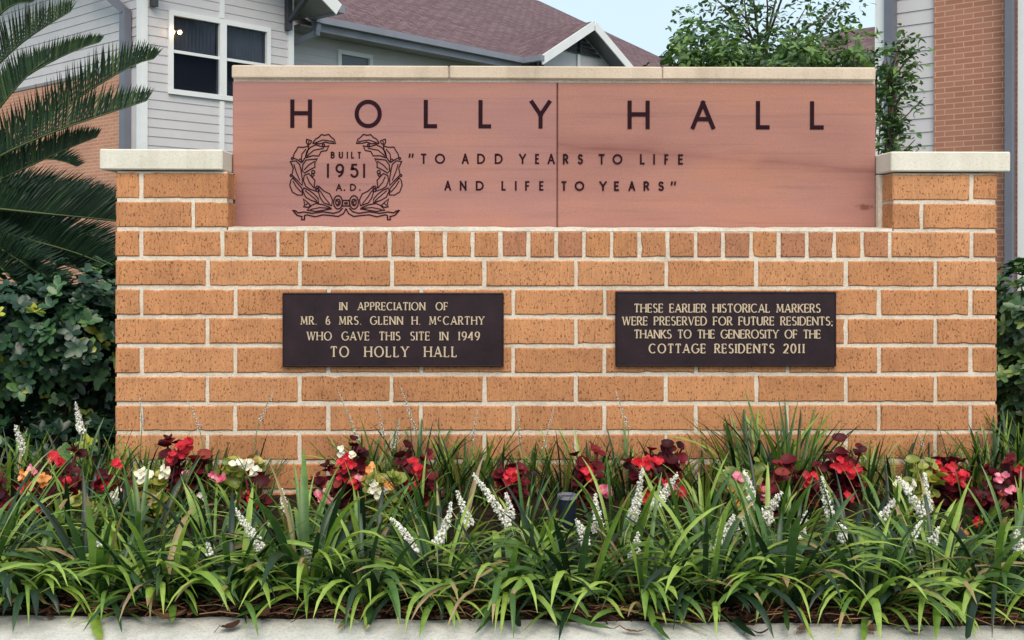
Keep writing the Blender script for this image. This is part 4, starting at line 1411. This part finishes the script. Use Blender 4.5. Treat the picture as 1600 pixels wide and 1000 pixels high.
# ------------------------------------------------------------------ liriope
def blade(mb, base, az, ln, wd, el, droop, rnd, twist=0.0, n=8):
    p = Vector(base)
    h = Vector((math.cos(az), math.sin(az), 0))
    s0 = Vector((-math.sin(az), math.cos(az), 0))
    vs = []
    st = ln/n
    for i in range(n+1):
        t = i/n
        e_ = el - droop*t**1.4
        d = h*math.cos(e_) + Vector((0,0,math.sin(e_)))
        up = d.cross(s0)*-1
        a = twist*t
        s = s0*math.cos(a) + up*math.sin(a)
        u = up*math.cos(a) - s0*math.sin(a)
        w_ = wd*.5*min(1, .55 + 1.6*t)*(1 - max(0, (t-.62)/.38)**2.0)
        if i == n: w_ = .0004
        vs += [p - s*w_ + u*(w_*.35), p.copy(), p + s*w_ + u*(w_*.35)]
        p = p + d*st
        if i > 1 and p.z < .004: p.z = .004          # blades come to rest on the ground
    fs = []
    for i in range(n):
        a = i*3
        fs += [(a, a+1, a+4, a+3), (a+1, a+2, a+5, a+4)]
    r2 = [rnd]*len(fs)
    if random.random() < .11:                    # dry tip
        for q in range(2*random.choice((1, 1, 2))): r2[-1-q] = random.uniform(.95, 1.0)
    elif rnd < .8:                               # base darkened to imitate shade low in the clump, paler towards the tip
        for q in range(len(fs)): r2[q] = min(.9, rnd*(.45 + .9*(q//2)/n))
    mb.add(vs, fs, r2)

def liriope_mesh(seed, nb, ln, wd, kind='front'):
    random.seed(seed)
    m = MB()
    for i in range(nb):
        az = random.uniform(0, 6.283)
        rr = .055*math.sqrt(random.random())
        b = (math.cos(az + random.uniform(-.6,.6))*rr, math.sin(az + random.uniform(-.6,.6))*rr, -.015)
        k = random.random()
        if kind == 'rear':
            el = R(random.uniform(58, 86)); dr = R(random.uniform(10, 75))
        elif k < (.16 if kind == 'front' else .4): el = R(random.uniform(62, 86)); dr = R(random.uniform(20, 80))
        elif k < .78: el = R(random.uniform(42, 72)); dr = R(random.uniform(85, 150))
        else: el = R(random.uniform(15, 45)); dr = R(random.uniform(45, 100))
        L_ = ln*random.uniform(.62, 1.1)*(1.0 if el > R(45) else .85)
        r = random.random()
        if r < .04: c = random.uniform(.965, 1.0)
        elif r < .16: c = random.uniform(.78, .93)
        elif kind == 'front' and R(85) < dr: c = min(.88, max(0, random.gauss(.40, .29)))
        else: c = min(.85, max(0, random.gauss(.28, .25)))
        blade(m, b, az, L_, wd*random.uniform(.45, 1.2), el, dr, c, random.uniform(-.7, .7))
    return m
protos = []
for i in range(7):
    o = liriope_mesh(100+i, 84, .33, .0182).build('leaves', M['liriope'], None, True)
    protos.append(o)
second_protos = []
for i in range(4):
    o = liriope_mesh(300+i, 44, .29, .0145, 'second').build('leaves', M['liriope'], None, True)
    second_protos.append(o)
rear_protos = []
for i in range(4):
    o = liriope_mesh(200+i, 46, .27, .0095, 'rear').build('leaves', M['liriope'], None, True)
    rear_protos.append(o)

zones = [(-9999, 178, 'left of the brick wall'), (178, 438, 'below the left pier'), (438, 790, 'under the left plaque'),
         (790, 960, 'between the two plaques'), (960, 1310, 'under the right plaque'), (1310, 1560, 'below the right pier'), (1560, 9999, 'right of the brick wall')]
def to_px(p):
    q = CR.to_3x3().transposed() @ (Vector(p) - CL)
    return PPX + F*q.x/-q.z, PPY - F*q.y/-q.z
clumps = []    # dicts
used = set()
def place(row, x, y, s, rot, pro):
    z = bed_z(x, y) - .005
    g = 'liriope clumps planted in the bed'
    e_ = thing('liriope_clump', '', 'plant', (x, y, z), rot, g)
    e_.scale = (s, s, s)
    src = pro[len(clumps) % len(pro)]
    if src.name not in used:
        used.add(src.name); c = src
    else:
        c = src.copy(); col.objects.link(c)
    c.parent = e_
    clumps.append(dict(o=e_, row=row, px=to_px((x, y, z))[0], n=0, s=s, rot=rot))
    return e_
random.seed(71)
x = -1.42
i = 0
while x < 1.62:                                  # kerbside row
    place('front', x, edge_y(x) + .128 + random.uniform(-.03, .045), random.uniform(.86, 1.08), random.uniform(0, 6.28), protos)
    x += random.uniform(.145, .185)
x = -1.5
while x < 1.75:                                  # second row
    place('second', x, edge_y(x) + .36 + random.uniform(-.05, .05), random.uniform(.85, 1.1), random.uniform(0, 6.28), second_protos)
    x += random.uniform(.17, .24)
x = -1.6
while x < 1.8:                                   # low clumps among the begonias
    place('third', x, edge_y(x) + .62 + random.uniform(-.05, .08), random.uniform(.62, .85), random.uniform(0, 6.28), second_protos)
    x += random.uniform(.20, .30)
for px_, Y, s in ((-20,3.4,1.0),(20,3.45,1.0),(70,3.5,1.0),(115,3.45,1.05),(165,3.5,.95),(215,3.5,.85),(255,3.52,.9),(330,3.53,.8),(385,3.53,.9),(565,3.5,.95),(605,3.52,1.05),(650,3.5,1.1),(690,3.52,1.0),(725,3.5,1.05),
                  (775,3.52,.95),(830,3.53,.85),(880,3.52,.9),(925,3.5,.95),(980,3.52,.95),(1045,3.5,.9),(1100,3.52,.8),(1170,3.48,1.3),(1215,3.45,1.35),(1240,3.42,1.25),(1300,3.5,.9),(1350,3.52,.9),(1405,3.5,.95),(1455,3.52,.85),(1515,3.52,.95),(1555,3.5,1.1),(1590,3.6,1.25),(1630,3.5,1.2)):
    pp = P(px_, 700, Y)
    place('rear', pp.x, Y, s, random.uniform(0, 6.28), rear_protos)
bpy.context.view_layer.update()

# flower spikes: (top px, bottom px, row)
spikes = [
 ((368,796),(410,858),'front'),((440,765),(450,812),'second'),((477,848),(484,890),'front'),((612,810),(650,864),'front'),((705,785),(682,850),'front'),
 ((714,766),(736,820),'second'),((740,742),(796,822),'second'),((900,812),(916,852),'front'),((930,772),(935,830),'second'),((1004,732),(988,812),'second'),
 ((1058,740),(1022,792),'second'),((998,832),(988,872),'front'),((1162,736),(1176,786),'second'),((1148,805),(1120,858),'front'),((1168,795),(1152,850),'second'),
 ((1222,768),(1192,812),'second'),((1262,798),(1250,842),'second'),((1284,744),(1302,818),'second'),((1312,818),(1318,846),'front'),((1402,744),(1442,806),'second'),
 ((1445,738),(1450,800),'second'),((1440,812),(1415,864),'front'),((1588,828),(1592,866),'front'),((1398,780),(1378,812),'second'),((1466,824),(1454,852),'front'),
 ((142,832),(158,858),'front'),((118,630),(128,676),'rear'),((24,664),(40,710),'rear'),((1222,856),(1226,880),'front'),((325,848),(330,872),'front'),((1176,788),(1206,816),'second'),((790,770),(797,812),'second'),
 ((292,624),(312,672),'rear'),((428,608),(404,660),'rear'),((528,610),(560,690),'rear'),((590,634),(600,680),'rear'),((626,604),(650,672),'rear'),((746,640),(738,690),'rear'),
 ((866,636),(850,700),'rear'),((962,610),(982,668),'rear'),((808,636),(812,690),'rear'),((218,620),(222,666),'rear'),((624,655),(618,700),'rear'),((1436,680),(1440,700),'rear')]
depth = {'front': 2.62, 'second': 2.80, 'rear': 3.47}
random.seed(81)
for (a, b, row) in spikes:
    Y = depth[row] + random.uniform(-.04, .04)
    top, bot = P(*a, Y), P(*b, Y + .01)
    cl = min((c for c in clumps if c['row'] == row), key=lambda c: (c['o'].location.x - bot.x)**2)
    inv = cl['o'].matrix_world.inverted()
    cl['n'] += 1
    m = MB()
    base = cl['o'].location + Vector((0, 0, .0))
    L_ = (top-bot).length
    st = [base, base.lerp(bot, .55) + Vector((0, 0, .03)), bot, bot.lerp(top, .5), top]
    thin = row == 'rear' and a[1] > 600 and not (a[0] in (118, 24))
    m.tube([inv @ q for q in st], [.0026,.0022,.0019,.0015,.0008], 5, mi=1)
    bend = rv()*.006
    ax = (top-bot).normalized()
    s1 = ax.cross(Vector((0,1,0))).normalized(); s2 = ax.cross(s1)
    nb = int((95 if not thin else 34) * L_/.1)
    for i in range(nb):
        t = (i+.5)/nb
        if random.random() < .12: continue
        c = bot.lerp(top, t) + bend*math.sin(t*3.14)
        an = i*2.4
        rad = (.0095 if not thin else .005)*(1.0 - .75*t**1.6)*random.uniform(.55, 1.25)
        p = c + (s1*math.cos(an) + s2*math.sin(an))*rad + ax*random.uniform(-.003, .003)
        r_ = (.0041 if not thin else .0024)*(1.05 - .55*t)*random.uniform(.7, 1.25)
        tone = random.uniform(.0, .35) if thin else random.uniform(.4, 1.0)
        if 6 < i and not thin and random.random() < .65:   # open flower: small petals round a bud
            for k in range(4):
                d = (rv().normalized() + (s1*math.cos(an) + s2*math.sin(an))*.9).normalized()
                leaf(m, inv @ p, (inv.to_3x3() @ d), Vector((0,0,1)), r_*2.1, r_*1.7, tone, .1, .1)
        m.blob(inv @ p, r_/cl['s'], 5, 4, (1,1,1.15), tone)
    m.build('flower_spike', [M['spike'], M['stem']], cl['o'], True)
# every clump gets the label that picks it out
ordn = ['first', 'second', 'third', 'fourth', 'fifth', 'sixth', 'seventh', 'eighth', 'ninth', 'tenth', 'eleventh']
num = ['no', 'one', 'two', 'three', 'four', 'five', 'six']
rown = {'front': 'front row', 'second': 'second row', 'third': 'third row low', 'rear': 'rear'}
for row in ('front', 'second', 'third', 'rear'):
    for z0, z1, where in zones:
        cs = sorted((c for c in clumps if c['row'] == row and z0 <= c['px'] < z1), key=lambda c: c['px'])
        for i, c in enumerate(cs):
            fl = '' if c['n'] == 0 else (' with one white spike,' if c['n'] == 1 else f' with {num[c["n"]]} white spikes,')
            posn = 'the only one' if len(cs) == 1 else ('leftmost of those' if i == 0 else 'rightmost of those' if i == len(cs)-1 else ordn[i] + ' from left')
            txt = f'{rown[row]} liriope clump{fl or ","} {posn} {where}'
            if row == 'rear' and 1150 < c['px'] < 1260: txt = f'tall dark rear liriope clump{fl or ","} {posn} {where}'
            c['o']['label'] = txt

# ------------------------------------------------------------------ begonias
def begonia(px_, py_, Y, hgt, wid, lmat, fmat, label, flowers, nleaf=34, seed=0):
    nleaf = int(nleaf*2.1); wid *= 1.15
    random.seed(900+seed)
    p = P(px_, py_, Y)
    b = Vector((p.x, Y, bed_z(p.x, Y) - .005))
    t = thing('begonia', label, 'flowering plant', b, 0, 'begonias among the liriope')
    H = hgt*.92
    m, ms = MB(), MB()
    tops = []
    for i in range(7):
        a = i*.9 + random.uniform(-.3, .3)
        tip = Vector((math.cos(a)*wid*random.uniform(.25, .8), math.sin(a)*wid*.7*random.uniform(.2, .8), H*random.uniform(.6, .98)))
        ms.tube([(0,0,-.02), (tip.x*.35, tip.y*.35, tip.z*.55), tip], [.005,.0045,.003], 5, .5)
        tops.append(tip)
    for i in range(nleaf):
        tp_ = random.choice(tops)
        tt = random.uniform(.3, 1.05)
        c = Vector((tp_.x*tt, tp_.y*tt, tp_.z*tt)) + rv()*.022
        a = math.atan2(tp_.y, tp_.x) + random.uniform(-1.5, 1.5)
        ax = (Vector((math.cos(a)*.6, math.sin(a)*.6, .8)) + Vector((0,-.35,0)) + rv()*.5).normalized()
        q = ax.to_track_quat('Z', 'Y')
        r = random.uniform(.010, .023)
        vs = [c - ax*(r*.6)]
        n = 9
        for k in range(n):
            an = 2*math.pi*k/n
            rr = r*(1.0 + .30*max(0, math.cos(an))**3 + random.uniform(-.09, .09))
            vs.append(c + q @ Vector((rr*math.cos(an), rr*.86*math.sin(an), r*.12*math.sin(an*2+i))))
        m.add(vs, [(0, 1+k, 1+(k+1) % n) for k in range(n)], min(1, max(0, random.gauss(.45, .27))))
    m.build('leaves', lmat, t, True)
    ms.build('stems', lmat, t, True)
    for k, (fx, fy, fm, size) in enumerate(flowers):
        f = MB()
        q = P(fx, fy, Y - .03 - random.uniform(0, .03)) - b
        nclu = 6 if size > 1.1 else 4 if size > .9 else 3
        for j in range(nclu):
            c = q + rv()*.016*size
            ax = (Vector((0,-.9,.5)) + rv()*.6).normalized()
            qq = ax.to_track_quat('Z', 'Y')
            for s in range(4):
                an = s*1.571 + random.uniform(-.2,.2)
                d = qq @ Vector((math.cos(an), math.sin(an), .35))
                leaf(f, c, d, ax, .0125*size**.5*random.uniform(.7,1.2), .0125*size**.5, min(1, max(0, random.gauss(.5,.25))), .25, -.1, .55)
        f.blob(q, .0042*size, 6, 4, (1,1,1), 1.0)
        f.build('flower', M[fm], t, True)
    return t
DK, LM = M['bronze_leaf'], M['lime_leaf']
R_, P_, W_, O_ = 'red_flower', 'pink_flower', 'white_flower', 'orange_flower'
begonia(95, 760, 3.22, .25, .12, DK, R_, 'dark begonia with red blooms at the left end below the liriope spikes', [(83,716,R_,1.3),(92,722,R_,1.0),(104,752,R_,.9)], 46, 1)
begonia(30, 800, 3.05, .22, .13, DK, R_, 'maroon begonia at the left edge of the photo', [(42,762,R_,1.0),(48,800,R_,.9),(38,742,O_,1.1),(70,748,O_,1.1),(48,735,P_,.8)], 52, 2)
begonia(180, 770, 3.15, .23, .09, DK, R_, 'dark begonia with small red blooms left of the white and yellow one', [(184,722,R_,.9),(166,760,R_,1.1),(160,756,R_,.8)], 40, 3)
begonia(283, 760, 3.3, .29, .10, DK, R_, 'tallest dark begonia with big red bloom below the left pier', [(292,696,R_,1.5),(286,706,R_,1.4),(270,714,R_,1.0),(292,740,P_,.8)], 52, 4)
begonia(235, 775, 3.15, .21, .07, LM, W_, 'yellow green begonia with cream blooms between two dark begonias', [(229,740,W_,1.3),(256,737,W_,1.0),(226,750,W_,1.1)], 30, 5)
begonia(140, 800, 3.05, .18, .06, LM, W_, 'lime begonia with a yellow leaf near the left end', [(180,772,W_,.8),(178,780,W_,.7)], 22, 6)
begonia(380, 765, 3.3, .25, .085, LM, W_, 'lime begonia with pale yellow blooms against the bricks', [(372,724,W_,1.3),(388,728,W_,1.2),(398,732,W_,1.1),(342,744,P_,1.1),(318,777,W_,.8)], 44, 7)
begonia(395, 790, 3.1, .18, .05, DK, R_, 'small maroon begonia in front of the yellow flowered one', [(392,776,R_,.8),(398,788,R_,.8)], 26, 8)
begonia(535, 775, 3.22, .27, .12, DK, R_, 'large maroon begonia with red and white blooms under the left plaque', [(540,718,R_,1.5),(541,726,R_,1.2),(536,708,W_,.9),(551,710,W_,.8),(536,748,R_,.9),(552,752,R_,1.1),(505,776,P_,1.2),(566,748,P_,.9)], 70, 9)
begonia(598, 790, 3.15, .21, .07, LM, O_, 'orange leaved begonia with white bloom right of the large maroon one', [(592,764,W_,1.3),(600,768,W_,1.0),(582,735,O_,1.0),(608,758,O_,.9)], 32, 10)
begonia(645, 770, 3.2, .24, .085, DK, R_, 'dark begonia with two red blooms under the right end of left plaque', [(646,728,R_,1.3),(650,733,R_,1.0),(652,757,R_,1.0)], 42, 11)
begonia(797, 780, 3.2, .24, .065, DK, R_, 'maroon begonia beside the right edge of the left plaque', [(797,742,R_,1.2),(800,752,R_,1.2),(790,746,R_,.9)], 36, 12)
begonia(915, 775, 3.25, .23, .065, DK, R_, 'dark begonia with a red bloom and pink neighbours between the plaques', [(917,742,R_,1.3),(945,766,P_,1.2),(950,769,P_,1.0)], 34, 13)
begonia(1025, 780, 3.22, .26, .10, DK, R_, 'dark begonia with many red blooms under the left part of right plaque', [(1004,722,R_,1.2),(1020,722,R_,1.5),(1018,728,R_,1.1),(1013,778,R_,1.3),(1042,762,P_,1.1),(1040,752,R_,.9),(1068,772,R_,.9)], 50, 14)
begonia(1160, 800, 3.12, .22, .08, LM, P_, 'bronze green begonia with pink blooms under the right plaque', [(1150,750,P_,1.3),(1146,760,O_,1.0),(1152,790,O_,.8)], 30, 15)
begonia(1195, 795, 3.18, .22, .06, DK, P_, 'dark begonia with one bright pink bloom below the tall liriope', [(1190,766,P_,1.5),(1194,770,P_,1.0)], 28, 16)
begonia(1262, 780, 3.22, .22, .07, DK, R_, 'dark begonia with dull red blooms right of the tall liriope', [(1260,752,R_,1.1),(1266,745,R_,1.0),(1322,777,R_,.9)], 32, 17)
begonia(1322, 765, 3.3, .23, .08, DK, R_, 'begonia with deep red blooms just right of the right plaque', [(1310,726,R_,1.2),(1332,734,R_,1.3),(1322,732,R_,1.0)], 36, 18)
begonia(1440, 780, 3.15, .22, .07, LM, W_, 'lime begonia hidden behind the thick white liriope spikes', [(1402,760,W_,1.0),(1418,756,W_,1.0)], 26, 19)
begonia(1480, 770, 3.22, .25, .10, DK, R_, 'begonia with broad crimson bloom below the right pier', [(1490,742,R_,1.7),(1482,746,R_,1.6),(1500,750,R_,1.5),(1462,728,R_,1.1),(1470,734,R_,1.0),(1496,798,P_,.7)], 48, 20)
begonia(1545, 800, 3.1, .18, .07, DK, O_, 'low bronze begonia with orange red buds below the pier corner', [(1505,832,O_,.9),(1522,815,R_,.8),(1530,812,R_,.8)], 26, 21)
begonia(1590, 780, 3.15, .25, .10, DK, P_, 'dark begonia with pink blooms at the right edge of the photo', [(1562,744,P_,1.1),(1574,766,P_,1.2),(1598,742,R_,1.2)], 44, 22)

# ------------------------------------------------------------------ small things
# up-light in the bed
p = P(886, 860, 2.98)
ul = thing('garden_spotlight', 'dark blue grey garden spotlight standing among the liriope', 'garden light', (p.x, 2.98, bed_z(p.x, 2.98)))
zt2 = P(886, 772, 2.98).z - bed_z(p.x, 2.98)
m = MB(); m.tube([(0,0,-.02),(0,0,.05)], .008, 8); m.build('stake', M['dark_trim'], ul)
m = MB(); m.tube([(0,0,.05),(0,0,.06),(0,-.004,zt2-.012),(0,-.004,zt2-.008)], [.018,.024,.024,.026], 16); m.build('housing', mat_plain('dark_blue_metal', (.022,.030,.055), .4), ul, True)
m = MB(); m.tube([(0,-.004,zt2-.010),(0,-.004,zt2)], .0275, 16, cap=False); m.build('rim', M['gutter'], ul, True)

# fallen leaves on the walk and at the edge of the mulch
def fallen(px_, py_, ln, wd, rot, tone, label, z=.008):
    g = ground(px_, py_, .01)
    m = MB()
    random.seed(int(px_*7+py_))
    n, k = 9, 4
    vs = []
    cu, cw = random.uniform(.006, .02), random.uniform(.15, .5)
    for i in range(n+1):
        t = i/n
        w_ = wd*.5*math.sin(math.pi*min(1, t*.92+.05))**.75
        for j in range(-k//2, k//2+1):
            s = j/(k/2)
            vs.append(((t-.5)*ln, s*w_, .004 + cu*(2*t-1)**2 + cw*w_*s*s + random.uniform(-.0012,.0012)))
    fs = []
    for i in range(n):
        for j in range(k):
            a = i*(k+1)+j
            fs.append((a, a+k+1, a+k+2, a+1))
    m.add(vs, fs, tone)
    o = m.build('fallen_leaf', M['dead_leaf'], None, True, (g.x, g.y, z))
    o.rotation_euler = (random.uniform(-.2,.2), random.uniform(-.15,.15), rot)
    m = MB(); m.tube([(-.5*ln, 0, .006+cu), (-.5*ln-.014, .003, .004)], .0009, 4); m.build('stalk', M['dead_leaf'], o)
    tag(o, label, 'leaf', 'fallen leaves along the bed edge')
    return o
fallen(1256, 986, .062, .026, 1.0, .62, 'large tan leaf on the concrete below the right plaque')
fallen(1398, 967, .058, .03, .1, .85, 'pale tan leaf lying on the mulch edge below the right pier', .03)
fallen(1362, 987, .03, .018, 1.4, .6, 'small round brown leaf on the concrete below the right pier')
fallen(1190, 991, .05, .012, -.05, .25, 'narrow dark leaf on the concrete right of the straw leaf')
fallen(988, 988, .055, .016, -.25, .7, 'narrow straw coloured leaf on the concrete below the right plaque edge')
fallen(1428, 989, .045, .022, -.3, .35, 'dull brown leaf half under the liriope below the right pier')
fallen(360, 982, .05, .035, .8, .3, 'dark red brown leaf on the concrete below the left pier')
fallen(262, 975, .075, .03, .2, .55, 'broad rusty leaf at the mulch edge below the left pier', .02)
fallen(412, 972, .036, .022, 1.3, .45, 'curled brown leaf at the mulch edge left of the left plaque', .02)
fallen(545, 976, .07, .012, .15, .5, 'long narrow rusty leaf at the mulch edge under the left plaque', .02)
fallen(640, 973, .08, .012, .3, .4, 'long brown leaf strip on the mulch below the left plaque end', .025)
fallen(18, 958, .06, .03, .5, .9, 'pale dry leaf at the far left bed edge', .025)
fallen(1588, 978, .07, .024, -.5, .4, 'brown leaf at the far right bed edge', .02)
fallen(60, 968, .05, .025, -.4, .3, 'dark leaf beside the pale one at the left bed edge', .02)
fallen(760, 974, .05, .02, -.2, .55, 'brown leaf at the bed edge between the plaques', .02)

# loose mulch and pine straw
random.seed(95)
m = MB()
for i in range(2600):
    x = random.uniform(-1.7, 1.9)
    y = edge_y(x) + abs(random.gauss(0, .12)) - .025*random.random()
    z = max(.006, bed_z(x, y)) + random.uniform(.0, .012)
    a = random.uniform(0, 3.14)
    L_ = random.uniform(.008, .03); w_ = random.uniform(.0025, .008)
    d = Vector((math.cos(a), math.sin(a), random.uniform(-.25, .3))).normalized()
    c = Vector((x, y, z + .004))
    m.bar(c - d*L_/2, c + d*L_/2, w_, .0025, (0, 0, 1), min(1, abs(random.gauss(.08, .2))))
for i in range(260):
    x = random.uniform(-1.7, 1.9)
    y = edge_y(x) + abs(random.gauss(.02, .06)) - .02*random.random()
    a = random.gauss(0, .6)
    L_ = random.uniform(.04, .11)
    d = Vector((math.cos(a), math.sin(a), random.uniform(-.1, .12)))
    c = Vector((x, y, max(.008, bed_z(x, y)) + .012))
    m.tube([c - d*L_/2, c + Vector((0, 0, .006)), c + d*L_/2], .0011, 4, random.uniform(.35, .95))
o = m.build('mulch_litter', M['dead_leaf'])
o['kind'] = 'stuff'; o['label'] = 'loose brown mulch chips and straw along the bed edge'; o['category'] = 'mulch'
